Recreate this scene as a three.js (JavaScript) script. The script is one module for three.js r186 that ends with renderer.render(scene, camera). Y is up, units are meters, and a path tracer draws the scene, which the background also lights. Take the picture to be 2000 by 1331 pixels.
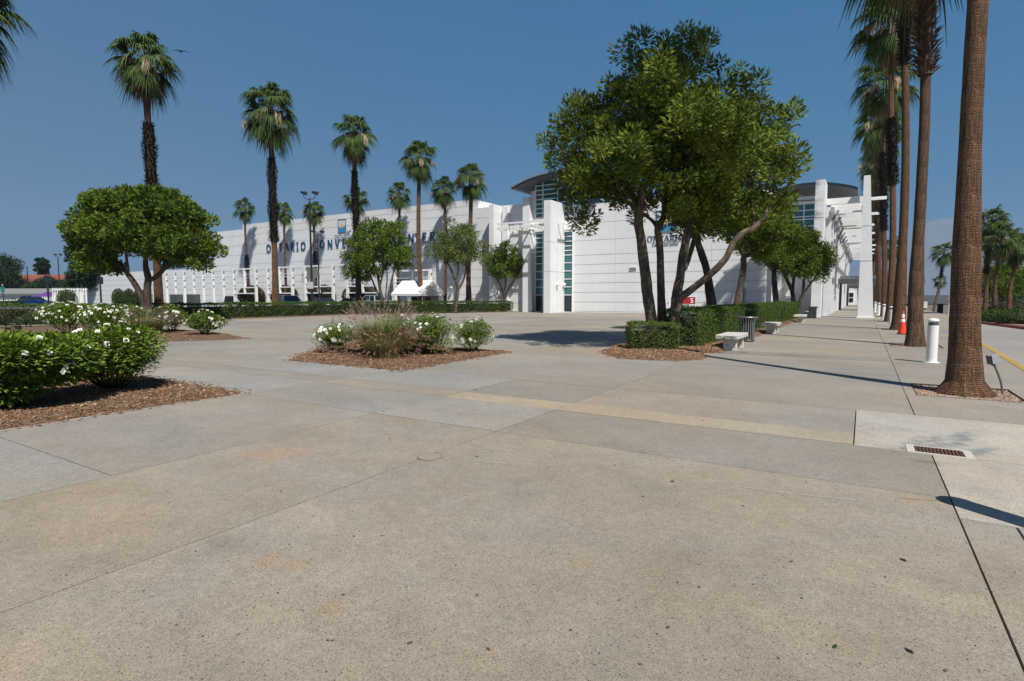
import * as THREE from 'three';
import { mergeGeometries } from 'three/addons/utils/BufferGeometryUtils.js';
import { RoundedBoxGeometry } from 'three/addons/geometries/RoundedBoxGeometry.js';
import { FontLoader } from 'three/addons/loaders/FontLoader.js';
import { TextGeometry } from 'three/addons/geometries/TextGeometry.js';

// ---------------------------------------------------------------- camera, sky, sun, exposure
const scene = new THREE.Scene();
const camera = new THREE.PerspectiveCamera(61.89, 1024 / 681, 0.05, 14000);
camera.rotation.order = 'YXZ';
camera.position.set(0, 1.55, 0);
camera.rotation.set(THREE.MathUtils.degToRad(-4.4046), THREE.MathUtils.degToRad(31.7156), 0);
scene.add(camera);

const renderer = new THREE.WebGLRenderer({ antialias: true });
renderer.setSize(1024, 681);
renderer.toneMapping = THREE.LinearToneMapping;
renderer.toneMappingExposure = 1.22;
renderer.shadowMap.enabled = true;

const lerp0 = (a, b, t) => a + (b - a) * t;
{ // clear hazy-blue daylight sky, a function of elevation only
  const W = 256, Hh = 512, data = new Float32Array(W * Hh * 4);
  const stops = [[-90, .12, .115, .11], [-3, .17, .20, .25], [0, .185, .245, .335], [4, .155, .235, .355], [10, .115, .212, .368], [20, .082, .185, .358], [32, .062, .160, .335], [60, .048, .128, .29], [90, .042, .112, .265]];
  for (let j = 0; j < Hh; j++) {
    const el = (j + .5) / Hh * 180 - 90;
    let k = 0; while (k < stops.length - 2 && el > stops[k + 1][0]) k++;
    const a = stops[k], b = stops[k + 1], t = Math.min(1, Math.max(0, (el - a[0]) / (b[0] - a[0])));
    for (let i = 0; i < W; i++) {
      // the air is a little greyer to the west (-x) and clearer to the north (-z)
      const o = (j * W + i) * 4, az = ((i + .5) / W - .5) * 2 * Math.PI, north = Math.max(0, Math.cos(az + Math.PI / 2 + .1)), fade = Math.max(0, Math.min(1, el / 6)), k = [lerp0(1.05, .36, north * fade), lerp0(.91, .88, north * fade), lerp0(.84, .97, north * fade)];
      for (let c = 0; c < 3; c++) data[o + c] = (a[c + 1] + (b[c + 1] - a[c + 1]) * t) * k[c] / 1.3;
      data[o + 3] = 1;
    }
  }
  const sky = new THREE.DataTexture(data, W, Hh, THREE.RGBAFormat, THREE.FloatType);
  sky.mapping = THREE.EquirectangularReflectionMapping;
  sky.magFilter = sky.minFilter = THREE.LinearFilter;
  sky.colorSpace = THREE.LinearSRGBColorSpace;
  sky.needsUpdate = true;
  scene.background = sky; scene.environment = sky;
}
const sun = new THREE.DirectionalLight(new THREE.Color(1, .955, .88), 5.0);
sun.position.set(-15 + .4815 * 150, .7986 * 150, -30 + .361 * 150);
sun.target.position.set(-15, 0, -30); scene.add(sun.target);
sun.castShadow = true; sun.shadow.mapSize.set(4096, 4096);
Object.assign(sun.shadow.camera, { left: -90, right: 90, top: 90, bottom: -90, near: 1, far: 400 });
scene.add(sun);

// ---------------------------------------------------------------- helpers
function rng(seed) { let a = seed >>> 0; return () => { a = (a + 0x6D2B79F5) | 0; let t = Math.imul(a ^ (a >>> 15), 1 | a); t = (t + Math.imul(t ^ (t >>> 7), 61 | t)) ^ t; return ((t ^ (t >>> 14)) >>> 0) / 4294967296; }; }
const h2 = (x, y, s = 0) => { let n = Math.imul(x | 0, 374761393) + Math.imul(y | 0, 668265263) + Math.imul(s | 0, 2147483647 ^ 0x5bd1e995); n = Math.imul(n ^ (n >>> 13), 1274126177); return ((n ^ (n >>> 16)) >>> 0) / 4294967296; };
function vn(x, y, s = 0) { const xi = Math.floor(x), yi = Math.floor(y); let fx = x - xi, fy = y - yi; fx = fx * fx * (3 - 2 * fx); fy = fy * fy * (3 - 2 * fy); const a = h2(xi, yi, s), b = h2(xi + 1, yi, s), c = h2(xi, yi + 1, s), d = h2(xi + 1, yi + 1, s); return a + (b - a) * fx + (c - a) * fy + (a - b - c + d) * fx * fy; }
function fbm(x, y, s = 0, o = 4) { let v = 0, a = .5, t = 0; for (let i = 0; i < o; i++) { v += a * vn(x, y, s + i * 17); t += a; a *= .5; x = x * 2.03 + 11.3; y = y * 2.03 + 7.7; } return v / t; }
const lerp = (a, b, t) => a + (b - a) * t, clamp = (v, a = 0, b = 1) => Math.min(b, Math.max(a, v)), sstep = (a, b, x) => { const t = clamp((x - a) / (b - a)); return t * t * (3 - 2 * t); };
const V = (x, y, z) => new THREE.Vector3(x, y, z);
const lin = (r, g, b) => new THREE.Color().setRGB(r, g, b);
const M = (r, g, b, o = {}) => new THREE.MeshStandardMaterial({ color: lin(r, g, b), roughness: .8, side: THREE.DoubleSide, ...o });
const names = {};
function numbered(n) { const k = names[n] = (names[n] ?? -1) + 1; return k ? n + '_' + String(k).padStart(3, '0') : n; }
const sh = o => { o.castShadow = true; o.receiveShadow = true; return o; };
function part(parent, name, geo, m) { const o = sh(new THREE.Mesh(geo, m)); o.name = name; parent.add(o); return o; }
function thing(name, label, category, pos = [0, 0, 0], turn = 0, group) { const o = new THREE.Group(); o.name = numbered(name); o.position.set(...pos); o.rotation.y = turn; o.userData = { label, category }; if (group) o.userData.group = group; scene.add(o); return o; }
function single(name, label, category, geo, m, pos = [0, 0, 0], turn = 0, group) { const o = sh(new THREE.Mesh(geo, m)); o.name = numbered(name); o.position.set(...pos); o.rotation.y = turn; o.userData = { label, category }; if (group) o.userData.group = group; scene.add(o); return o; }
function struct(name, geo, m, label) { const o = geo ? sh(new THREE.Mesh(geo, m)) : new THREE.Group(); o.name = numbered(name); o.userData = { kind: 'structure' }; if (label) o.userData.label = label; scene.add(o); return o; }
function clone(o, label, pos, turn) { const c = o.clone(); c.name = numbered(o.name.replace(/_\d{3}$/, '')); c.userData = { ...o.userData, label }; c.position.set(...pos); if (turn !== undefined) c.rotation.y = turn; scene.add(c); return c; }
function boxUV(g, s = 1) { g = g.index ? g.toNonIndexed() : g; const p = g.attributes.position, n = g.attributes.normal, uv = new Float32Array(p.count * 2); for (let i = 0; i < p.count; i++) { const ax = Math.abs(n.getX(i)), ay = Math.abs(n.getY(i)), az = Math.abs(n.getZ(i)); let u, v; if (ay > ax && ay > az) { u = p.getX(i); v = p.getZ(i); } else if (ax > az) { u = p.getZ(i); v = p.getY(i); } else { u = p.getX(i); v = p.getY(i); } uv[i * 2] = u * s; uv[i * 2 + 1] = v * s; } g.setAttribute('uv', new THREE.BufferAttribute(uv, 2)); return g; }
const box = (w, h, d, x = 0, y = 0, z = 0, ry = 0) => { const g = new THREE.BoxGeometry(w, h, d); if (ry) g.rotateY(ry); return g.translate(x, y, z); };
const span = (x0, x1, y0, y1, z0, z1) => box(Math.abs(x1 - x0), Math.abs(y1 - y0), Math.abs(z1 - z0), (x0 + x1) / 2, (y0 + y1) / 2, (z0 + z1) / 2);
const rbox = (w, h, d, r, x = 0, y = 0, z = 0) => new RoundedBoxGeometry(w, h, d, 2, r).translate(x, y, z);
const cyl = (r0, r1, h, x = 0, y = 0, z = 0, s = 16) => new THREE.CylinderGeometry(r1, r0, h, s).translate(x, y + h / 2, z);
const lathe = (pts, s = 24) => new THREE.LatheGeometry(pts.map(p => new THREE.Vector2(p[0], p[1])), s);
function bar(a, b, r, s = 6) { const A = V(...a), B = V(...b), d = B.clone().sub(A), g = new THREE.CylinderGeometry(r, r, d.length(), s); g.applyQuaternion(new THREE.Quaternion().setFromUnitVectors(V(0, 1, 0), d.clone().normalize())); return g.translate(...A.add(B).multiplyScalar(.5).toArray()); }
function merge(list) { list = list.map(g => { g = g.index ? g.toNonIndexed() : g; for (const k of Object.keys(g.attributes)) if (!['position', 'normal', 'uv'].includes(k)) g.deleteAttribute(k); g.morphAttributes = {}; return g; }); return mergeGeometries(list, false); }
// extruded polygon in the x-y plane, given thickness along z (centred)
function prism(pts, depth, bevel = 0) { const s = new THREE.Shape(pts.map(p => new THREE.Vector2(p[0], p[1]))); return new THREE.ExtrudeGeometry(s, { depth: depth - 2 * bevel, bevelEnabled: bevel > 0, bevelSize: bevel, bevelThickness: bevel, bevelSegments: 2, curveSegments: 8 }).translate(0, 0, -depth / 2 + bevel); }
// tapering tube through points [x,y,z,r]; uv in metres
function tube(pts, seg = 8, sub = 3, rough = 0, seed = 1) {
  const cv = pts.length > 2 ? new THREE.CatmullRomCurve3(pts.map(p => V(p[0], p[1], p[2])), false, 'centripetal') : null, N = cv ? (pts.length - 1) * sub : 1;
  const pos = [], nor = [], uv = [], idx = []; let up = V(1, 0, 0), len = 0, prev = null; const T = V(), Bn = V(), P = V();
  for (let i = 0; i <= N; i++) {
    const t = i / N, f = t * (pts.length - 1), k = Math.min(pts.length - 2, Math.floor(f)), r = lerp(pts[k][3], pts[k + 1][3], f - k);
    if (cv) { cv.getPoint(t, P); cv.getTangent(t, T); } else { P.set(lerp(pts[0][0], pts[1][0], t), lerp(pts[0][1], pts[1][1], t), lerp(pts[0][2], pts[1][2], t)); T.set(pts[1][0] - pts[0][0], pts[1][1] - pts[0][1], pts[1][2] - pts[0][2]).normalize(); }
    if (prev) len += P.distanceTo(prev); prev = P.clone();
    up.addScaledVector(T, -up.dot(T)).normalize(); if (up.lengthSq() < .5) up.set(0, 0, 1); Bn.crossVectors(T, up);
    for (let j = 0; j <= seg; j++) {
      const a = j / seg * 6.28318, c = Math.cos(a), s = Math.sin(a), q = rough ? 1 + rough * (fbm(Math.cos(a) * 1.7 + 9, len * 2.2 + Math.sin(a) * 1.7, seed, 3) - .5) * 2 : 1, rr = r * q;
      const nx = up.x * c + Bn.x * s, ny = up.y * c + Bn.y * s, nz = up.z * c + Bn.z * s;
      pos.push(P.x + nx * rr, P.y + ny * rr, P.z + nz * rr); nor.push(nx, ny, nz); uv.push(j / seg * Math.max(.1, pts[0][3] * 6.28), len);
    }
    if (i) for (let j = 0; j < seg; j++) { const a = (i - 1) * (seg + 1) + j, b = a + seg + 1; idx.push(a, a + 1, b, b, a + 1, b + 1); }
  }
  const g = new THREE.BufferGeometry(); g.setAttribute('position', new THREE.Float32BufferAttribute(pos, 3)); g.setAttribute('normal', new THREE.Float32BufferAttribute(nor, 3)); g.setAttribute('uv', new THREE.Float32BufferAttribute(uv, 2)); g.setIndex(idx); if (rough) g.computeVertexNormals(); return g;
}
// growing store of small coloured faces (leaves, blades, petals)
class Soup {
  constructor(cap = 2048) { this.n = 0; this.m = 0; this.cap = cap; this.p = new Float32Array(cap * 3); this.q = new Float32Array(cap * 3); this.c = new Float32Array(cap * 3); this.i = new Uint32Array(cap * 2); }
  room(v, t) { while (this.n + v > this.cap || this.m + t * 3 > this.cap * 2) { this.cap *= 2; for (const k of 'pqc') { const a = new Float32Array(this.cap * 3); a.set(this[k]); this[k] = a; } const a = new Uint32Array(this.cap * 2); a.set(this.i); this.i = a; } }
  v(x, y, z, nx, ny, nz, r, g, b) { const o = this.n * 3; this.p[o] = x; this.p[o + 1] = y; this.p[o + 2] = z; this.q[o] = nx; this.q[o + 1] = ny; this.q[o + 2] = nz; this.c[o] = r; this.c[o + 1] = g; this.c[o + 2] = b; return this.n++; }
  t(a, b, c) { this.i[this.m++] = a; this.i[this.m++] = b; this.i[this.m++] = c; }
  leaf(x, y, z, dx, dy, dz, nx, ny, nz, L, W, r, g, b, fold = .12) {
    this.room(4, 2);
    let d = Math.hypot(dx, dy, dz) || 1; dx /= d; dy /= d; dz /= d;
    let sx = dy * nz - dz * ny, sy = dz * nx - dx * nz, sz = dx * ny - dy * nx; d = Math.hypot(sx, sy, sz); if (d < 1e-4) { sx = 1; sy = 0; sz = 0; d = 1; } sx /= d; sy /= d; sz /= d;
    nx = sy * dz - sz * dy; ny = sz * dx - sx * dz; nz = sx * dy - sy * dx;
    const w = W / 2, f = W * fold, h = L * .45;
    const a = this.v(x, y, z, nx, ny, nz, r, g, b), e = this.v(x + dx * h + sx * w + nx * f, y + dy * h + sy * w + ny * f, z + dz * h + sz * w + nz * f, nx, ny, nz, r, g, b), t = this.v(x + dx * L, y + dy * L, z + dz * L, nx, ny, nz, r, g, b), k = this.v(x + dx * h - sx * w + nx * f, y + dy * h - sy * w + ny * f, z + dz * h - sz * w + nz * f, nx, ny, nz, r, g, b);
    this.t(a, e, t); this.t(a, t, k);
  }
  // strip through points [[x,y,z,width]], wide along side vector s
  strip(pts, sx, sy, sz, r, g, b) {
    this.room(pts.length * 2, pts.length * 2); let pa = -1, pb = -1;
    for (let i = 0; i < pts.length; i++) {
      const q = pts[i], A = pts[Math.max(0, i - 1)], B = pts[Math.min(pts.length - 1, i + 1)], tx = B[0] - A[0], ty = B[1] - A[1], tz = B[2] - A[2]; let nx = ty * sz - tz * sy, ny = tz * sx - tx * sz, nz = tx * sy - ty * sx; const d = Math.hypot(nx, ny, nz) || 1; nx /= d; ny /= d; nz /= d; const w = q[3] / 2;
      const a = this.v(q[0] + sx * w, q[1] + sy * w, q[2] + sz * w, nx, ny, nz, r, g, b), c = this.v(q[0] - sx * w, q[1] - sy * w, q[2] - sz * w, nx, ny, nz, r, g, b);
      if (i) { this.t(pa, pb, a); this.t(a, pb, c); } pa = a; pb = c;
    }
  }
  geo() { const g = new THREE.BufferGeometry(); g.setAttribute('position', new THREE.BufferAttribute(this.p.slice(0, this.n * 3), 3)); g.setAttribute('normal', new THREE.BufferAttribute(this.q.slice(0, this.n * 3), 3)); g.setAttribute('color', new THREE.BufferAttribute(this.c.slice(0, this.n * 3), 3)); g.setIndex(new THREE.BufferAttribute(this.i.slice(0, this.m), 1)); return g; }
}
function tex(w, h, fn, srgb = true) { const d = new Uint8Array(w * h * 4); for (let j = 0; j < h; j++) for (let i = 0; i < w; i++) { const c = fn(i, j), o = (j * w + i) * 4; d[o] = clamp(c[0]) * 255; d[o + 1] = clamp(c[1]) * 255; d[o + 2] = clamp(c[2]) * 255; d[o + 3] = 255; } const t = new THREE.DataTexture(d, w, h, THREE.RGBAFormat); t.wrapS = t.wrapT = THREE.RepeatWrapping; t.magFilter = THREE.LinearFilter; t.minFilter = THREE.LinearMipmapLinearFilter; t.generateMipmaps = true; if (srgb) t.colorSpace = THREE.SRGBColorSpace; t.needsUpdate = true; return t; }
// tileable value noise
function tn(x, y, per, s) { const xi = Math.floor(x), yi = Math.floor(y); let fx = x - xi, fy = y - yi; fx = fx * fx * (3 - 2 * fx); fy = fy * fy * (3 - 2 * fy); const m = v => ((v % per) + per) % per, a = h2(m(xi), m(yi), s), b = h2(m(xi + 1), m(yi), s), c = h2(m(xi), m(yi + 1), s), d = h2(m(xi + 1), m(yi + 1), s); return a + (b - a) * fx + (c - a) * fy + (a - b - c + d) * fx * fy; }

// ---------------------------------------------------------------- materials
// concrete with exposed aggregate: 2048 px over 3 m, grey value multiplies the slab's own tint
const concH = new Float32Array(2048 * 2048);
{
  const N = 2048;
  for (let j = 0; j < N; j++) for (let i = 0; i < N; i++) { const a = h2(i >> 1, j >> 1, 3), b = h2(i, j, 5); concH[j * N + i] = .84 + (h2(i >> 2, j >> 2, 6) - .5) * .15 + (a - .5) * .14 + (b - .5) * .10 + (tn(i / 32, j / 32, 64, 9) - .5) * .05 + (tn(i / 8, j / 8, 256, 10) - .5) * .06; }
  const R = rng(77);
  for (let k = 0; k < 30000; k++) { // stones
    const cx = R() * N, cy = R() * N, big = R(), r = big > .996 ? 3.5 + R() * 3.5 : 1.2 + R() * R() * 2.6, as = .55 + R() * .45, an = R() * 3.14, dark = R() < .62 ? -.13 - R() * .3 : .04 + R() * .10, ca = Math.cos(an), sa = Math.sin(an);
    for (let y = -9; y <= 9; y++) for (let x = -9; x <= 9; x++) { const u = (x * ca + y * sa) / r, v = (-x * sa + y * ca) / (r * as); const d = u * u + v * v; if (d < 1) { const I = ((Math.round(cy) + y + N) % N) * N + ((Math.round(cx) + x + N) % N); concH[I] = clamp(concH[I] + dark * (d > .6 ? .6 : 1), .28, 1); } }
  }
}
const concMap = tex(2048, 2048, (i, j) => { const v = concH[j * 2048 + i]; return [v, v, v]; });
const concBump = tex(1024, 1024, (i, j) => { const v = concH[(j * 2) * 2048 + i * 2]; return [v, v, v]; }, false);
const mConcrete = new THREE.MeshStandardMaterial({ map: concMap, bumpMap: concBump, bumpScale: .0025, vertexColors: true, roughness: .86, side: THREE.DoubleSide });
const plasterMap = tex(512, 512, (i, j) => { const v = .965 + (tn(i / 128, j / 64, 8, 21) - .5) * .03 + (tn(i / 16, j / 32, 32, 22) - .5) * .012 + (h2(i, j, 4) - .5) * .012; return [v, v, v * .995]; });
const mWall = new THREE.MeshStandardMaterial({ color: lin(.815, .825, .845), map: plasterMap, roughness: .75, side: THREE.DoubleSide });
const mWhite = M(.82, .82, .81, { roughness: .55 });
const mWallBack = M(.46, .46, .47);
const mGlass = new THREE.MeshPhysicalMaterial({ color: lin(.008, .115, .125), roughness: .04, clearcoat: 1, clearcoatRoughness: .02, side: THREE.DoubleSide });
const mGlassDark = new THREE.MeshPhysicalMaterial({ color: lin(.012, .018, .02), roughness: .12, side: THREE.DoubleSide });
const mRoof = M(.11, .125, .14, { roughness: .55, metalness: .3 });
const mGrey = M(.22, .23, .24, { roughness: .6 });
const mBlack = M(.018, .02, .026, { roughness: .5 });
const mPole = M(.016, .022, .035, { roughness: .45 });
const mSteel = M(.42, .43, .45, { roughness: .35, metalness: .8 });
const mDarkSteel = M(.12, .125, .13, { roughness: .45, metalness: .6 });
const mTyre = M(.02, .02, .02, { roughness: .9 });
const mPaving = M(.30, .285, .26);
const leafM = (o = {}) => new THREE.MeshPhysicalMaterial({ vertexColors: true, roughness: .85, specularIntensity: .35, side: THREE.DoubleSide, ...o });
const mLeaf = leafM({ transmission: .22, thickness: 0, roughness: .8 });
const mDryLeaf = leafM({ roughness: .95 });
const barkMap = tex(512, 512, (i, j) => { const v = tn(i / 16, j / 64, 32, 31) * .5 + tn(i / 4, j / 16, 128, 32) * .5, c = tn(i / 32, j / 32, 16, 33); const k = (.42 + v * .6) * (.72 + .5 * tn(i / 64, j / 128, 8, 35)); return [k * lerp(.98, .86, c), k * lerp(.92, .86, c), k * lerp(.84, .84, c)]; });
const barkBump = tex(512, 512, (i, j) => { const v = tn(i / 16, j / 48, 32, 31) * .55 + tn(i / 5.12, j / 16, 100, 32) * .45; return [v, v, v]; }, false);
const barkMat = (r, g, b) => new THREE.MeshStandardMaterial({ color: lin(r, g, b), map: barkMap, bumpMap: barkBump, bumpScale: .03, roughness: .92, side: THREE.DoubleSide });
const mBark = barkMat(.30, .235, .19), mBarkDark = barkMat(.15, .12, .098), mBarkGrey = barkMat(.25, .225, .2);
// palm bark: close horizontal rings crossed by upright fissures, 0.8 m tile
const palmH = (i, j) => { const wy = (tn(i / 64, j / 32, 8, 41) - .5) * 16 + (tn(i / 16, j / 16, 32, 46) - .5) * 5, y = (j + wy) / 512 * 30, ring = Math.floor(y), fy = y - ring, r1 = ((ring % 30) + 30) % 30; const wx = (tn(i / 16, j / 128, 32, 42) - .5) * 22 + (tn(i / 8, j / 32, 64, 47) - .5) * 7, x = (i + wx) / 512 * 20, gx = x - Math.floor(x), dep = .25 + .75 * tn(i / 32, j / 64, 16, 48); const groove = sstep(0, .3, fy) * (1 - sstep(.8, 1, fy) * .35), crack = 1 - (1 - sstep(0, .3, Math.min(gx, 1 - gx) * 2)) * dep; return clamp(groove * crack * (.62 + .5 * tn(i / 12.8, j / 8, 40, 49)) * (.8 + .3 * h2(r1, 2, 8))); };
const palmMap = tex(512, 512, (i, j) => { const k = .2 + .72 * palmH(i, j), c = tn(i / 64, j / 64, 8, 44), d = .72 + .5 * tn(i / 32, j / 128, 16, 45); return [k * d, k * d * lerp(.80, .9, c), k * d * lerp(.62, .82, c)]; });
const palmBump = tex(512, 512, (i, j) => { const v = palmH(i, j); return [v, v, v]; }, false);
for (const t of [palmMap, palmBump]) t.repeat.set(1.25, 1.25);
const palmMat = (r, g, b, bs = .025) => new THREE.MeshStandardMaterial({ color: lin(r, g, b), map: palmMap, bumpMap: palmBump, bumpScale: bs, roughness: .9, side: THREE.DoubleSide });
const mPalm = palmMat(.33, .243, .172), mPalmGrey = palmMat(.30, .245, .2), mPalmTan = palmMat(.40, .30, .215);
const mBoot = M(.055, .04, .03, { roughness: .95 });
const mBootBrown = M(.13, .085, .055, { roughness: .95 });
// ---------------------------------------------------------------- the ground
const dropAt = (x, z) => .0208 * clamp(-z - 35, 0, 140) * sstep(3, 9, x);
const edgeX = z => { const k = [[8, 2.55], [-6, 2.7], [-15.7, 2.9], [-24, 3.31], [-33.5, 3.77], [-45, 4.6], [-60, 6.2], [-140, 6.2]]; for (let i = 0; i < k.length - 1; i++) if (z >= k[i + 1][0]) return lerp(k[i + 1][1], k[i][1], clamp((z - k[i + 1][0]) / (k[i][0] - k[i + 1][0]))); return 6.2; };
function gridGeo(xs, zs, yf, cf) {
  const pos = [], uv = [], col = [], idx = [], nx = xs.length;
  zs.forEach(z => xs.forEach(x => { pos.push(x, yf(x, z), z); uv.push(x / 3, z / 3); const c = cf(x, z); col.push(c[0], c[1], c[2]); }));
  for (let j = 0; j < zs.length - 1; j++) for (let i = 0; i < nx - 1; i++) { const a = j * nx + i; idx.push(a, a + nx, a + 1, a + 1, a + nx, a + nx + 1); }
  const g = new THREE.BufferGeometry(); g.setAttribute('position', new THREE.Float32BufferAttribute(pos, 3)); g.setAttribute('uv', new THREE.Float32BufferAttribute(uv, 2)); g.setAttribute('color', new THREE.Float32BufferAttribute(col, 3)); g.setIndex(idx); g.computeVertexNormals(); return g;
}
const ramp = (a, b, n) => Array.from({ length: n + 1 }, (_, i) => lerp(a, b, i / n));
const mixv = (x, z) => { const a = fbm(x * .5, z * .5, 91), b = fbm(x * 2.1, z * 2.1, 92); return 1 + (a - .5) * .3 + (b - .5) * .16; };
// bare soil and lawn far around, reaching the horizon
struct('ground', gridGeo([-7000, -1500, -600, ...ramp(-300, 3, 40), 4, 5, 6, 7, 8, 9, ...ramp(14, 200, 12), 700, 2000, 7000], [7000, 1000, 200, 40, 10, -5, -20, ...ramp(-35, -200, 30), -400, -1000, -3000, -8000], (x, z) => -.16 - dropAt(x, z), (x, z) => { const k = mixv(x, z); return [.12 * k, .11 * k, .075 * k]; }), mConcrete);
// asphalt car park behind the far hedge
struct('car_park', gridGeo(ramp(-190, -41.5, 60), ramp(10, -50.9, 30), () => -.12, (x, z) => { const k = mixv(x, z); return [.10 * k, .10 * k, .105 * k]; }), mConcrete);
// pale concrete road beyond the kerb
struct('road', gridGeo([...ramp(2.45, 10, 20), ...ramp(12, 70, 18)], ramp(12, -150, 90), (x, z) => -.11 - dropAt(x, z), (x, z) => { const k = mixv(x, z * .6); return [.41 * k, .385 * k, .345 * k]; }), mConcrete);
struct('lawn', gridGeo(ramp(5, 70, 26), ramp(-150.2, -166, 8), (x, z) => .1 - dropAt(x, z), (x, z) => { const k = mixv(x, z); return [.075 * k, .14 * k, .03 * k]; }), M(1, 1, 1, { vertexColors: true, roughness: 1 }));

// ---- plaza slabs: each slab a mesh of its own with sunk joints between
const plaza = struct('plaza_pavement', gridGeo(ramp(-45, .62, 30), ramp(8, -51, 30), () => -.045, () => [.05, .045, .038]), mConcrete);
const TAN = [.42, .36, .285], TAN2 = [.412, .36, .296], GREY = [.352, .315, .265], BLUE = [.398, .368, .326], BAND = [.46, .388, .292], PALE = [.58, .515, .43];
const stains = [ // x, z, radius, multiplier r g b : rust, chalk, damp patches seen on the slabs
  [-2.9, -2.0, .1, 1.1, .9, .7], [-2.75, -2.05, .08, 1.1, .9, .7], [-2.2, -1.85, .07, 1.1, .93, .75], [-1.35, -2.95, .07, 1.08, .95, .75], [-.42, -2.5, .06, 1.12, .96, .68],
  [-4.9, -3.55, .3, 1.1, .9, .82], [-5.1, -3.35, .16, 1.1, .9, .82], [-3.35, -2.0, .2, .8, .8, .8], [-2.6, -3.3, .6, .93, .93, .92], [-1.2, -4.4, .9, .95, .95, .95], [-1.6, -16.6, .7, .85, .83, .8], [-2.85, -16.9, .28, .6, .55, .5], [-3.0, -16.7, .18, .55, .5, .45]];
function tintAt(x, z, t, seed) {
  const a = fbm(x * .22 + seed * 3.1, z * .38, 51), b = fbm(x * .9, z * 1.5 + seed, 52), c = fbm(x * 4.5, z * 4.5, 53, 3);
  let k = 1 + (a - .5) * .3 + (b - .5) * .28 + (c - .5) * .2; const w = (fbm(x * .4 + 40, z * .6, 54) - .5) * .34 + (fbm(x * 2.3, z * 3.1, 58, 3) - .5) * .14;
  let r = t[0] * k * (1 + w * .55), g = t[1] * k, bl = t[2] * k * (1 - w * .8);
  for (const s of stains) { const d = Math.hypot(x - s[0], z - s[1]) / s[2]; if (d < 1.5) { const m = clamp(1.25 - d) * sstep(.28, .62, fbm(x * 14, z * 14, 55, 3)); r *= lerp(1, s[3], m); g *= lerp(1, s[4], m); bl *= lerp(1, s[5], m); } }
  // damp grey grime spreading from the floor drain
  if (x > .1 && x < 1.6 && z < -6.3 && z > -8.5) { let m = 0; for (const [cx, cz, L, W, an] of [[.6, -7.42, .34, .1, 1.15], [.72, -7.28, .22, .09, .9], [.95, -7.75, .5, .11, 1.3], [1.03, -7.2, .3, .08, 1.0], [.4, -6.98, .17, .07, .1], [.6, -6.5, .12, .06, .3]]) { const ux = x - cx, uz = -(z - cz), c = Math.cos(an), q = Math.sin(an), e = Math.hypot((ux * c + uz * q) / L, (-ux * q + uz * c) / W); m = Math.max(m, clamp(1.5 - e) ); } m = clamp(m) * sstep(.36, .56, fbm(x * 12, z * 22, 57, 4)); r *= lerp(1, .5, m); g *= lerp(1, .56, m); bl *= lerp(1, .64, m); }
  return [r, g, bl];
}
let slabN = 0;
function slab(x0, x1, z0, z1, tint, name = 'paving_slab', g = .006, parent = plaza) {
  const seed = slabN++, X1 = typeof x1 === 'function' ? x1 : () => x1, cz = Math.max(z0, z1), near = Math.hypot(Math.min(Math.abs(x0), Math.abs(X1(z0))), cz > 0 ? 0 : cz), cell0 = near < 5 ? .07 : near < 9 ? .13 : near < 18 ? .25 : near < 30 ? .5 : 1, cell = name === 'drain_slab' ? .035 : cell0;
  const nx = Math.max(1, Math.ceil((X1(z0) - x0) / cell)), nz = Math.max(1, Math.ceil(Math.abs(z1 - z0) / cell)), pos = [], uv = [], col = [], idx = [];
  const ou = h2(seed, 1) * 5, ov = h2(seed, 2) * 5, dy = (h2(seed, 3) - .5) * .004;
  const put = (x, y, z) => { pos.push(x, y, z); uv.push(x / 3 + ou, z / 3 + ov); const c = tintAt(x, z, tint, seed); col.push(c[0], c[1], c[2]); return pos.length / 3 - 1; };
  const zz = ramp(Math.max(z0, z1) - g, Math.min(z0, z1) + g, nz);
  for (const z of zz) for (let i = 0; i <= nx; i++) put(lerp(x0 + g, X1(z) - g, i / nx), dy, z);
  for (let j = 0; j < nz; j++) for (let i = 0; i < nx; i++) { const a = j * (nx + 1) + i; idx.push(a, a + 1, a + nx + 1, a + 1, a + nx + 2, a + nx + 1); }
  const rim = [[x0 + g, zz[0]], [X1(zz[0]) - g, zz[0]], [X1(zz[nz]) - g, zz[nz]], [x0 + g, zz[nz]]];
  for (let e = 0; e < 4; e++) { const a = rim[e], b = rim[(e + 1) % 4]; const p = put(a[0], dy, a[1]), q = put(b[0], dy, b[1]), r = put(b[0], -.05, b[1]), s = put(a[0], -.05, a[1]); idx.push(p, r, q, p, s, r); }
  const G = new THREE.BufferGeometry(); G.setAttribute('position', new THREE.Float32BufferAttribute(pos, 3)); G.setAttribute('uv', new THREE.Float32BufferAttribute(uv, 2)); G.setAttribute('color', new THREE.Float32BufferAttribute(col, 3)); G.setIndex(idx); G.computeVertexNormals();
  return part(parent, name, G, mConcrete);
}
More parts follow.
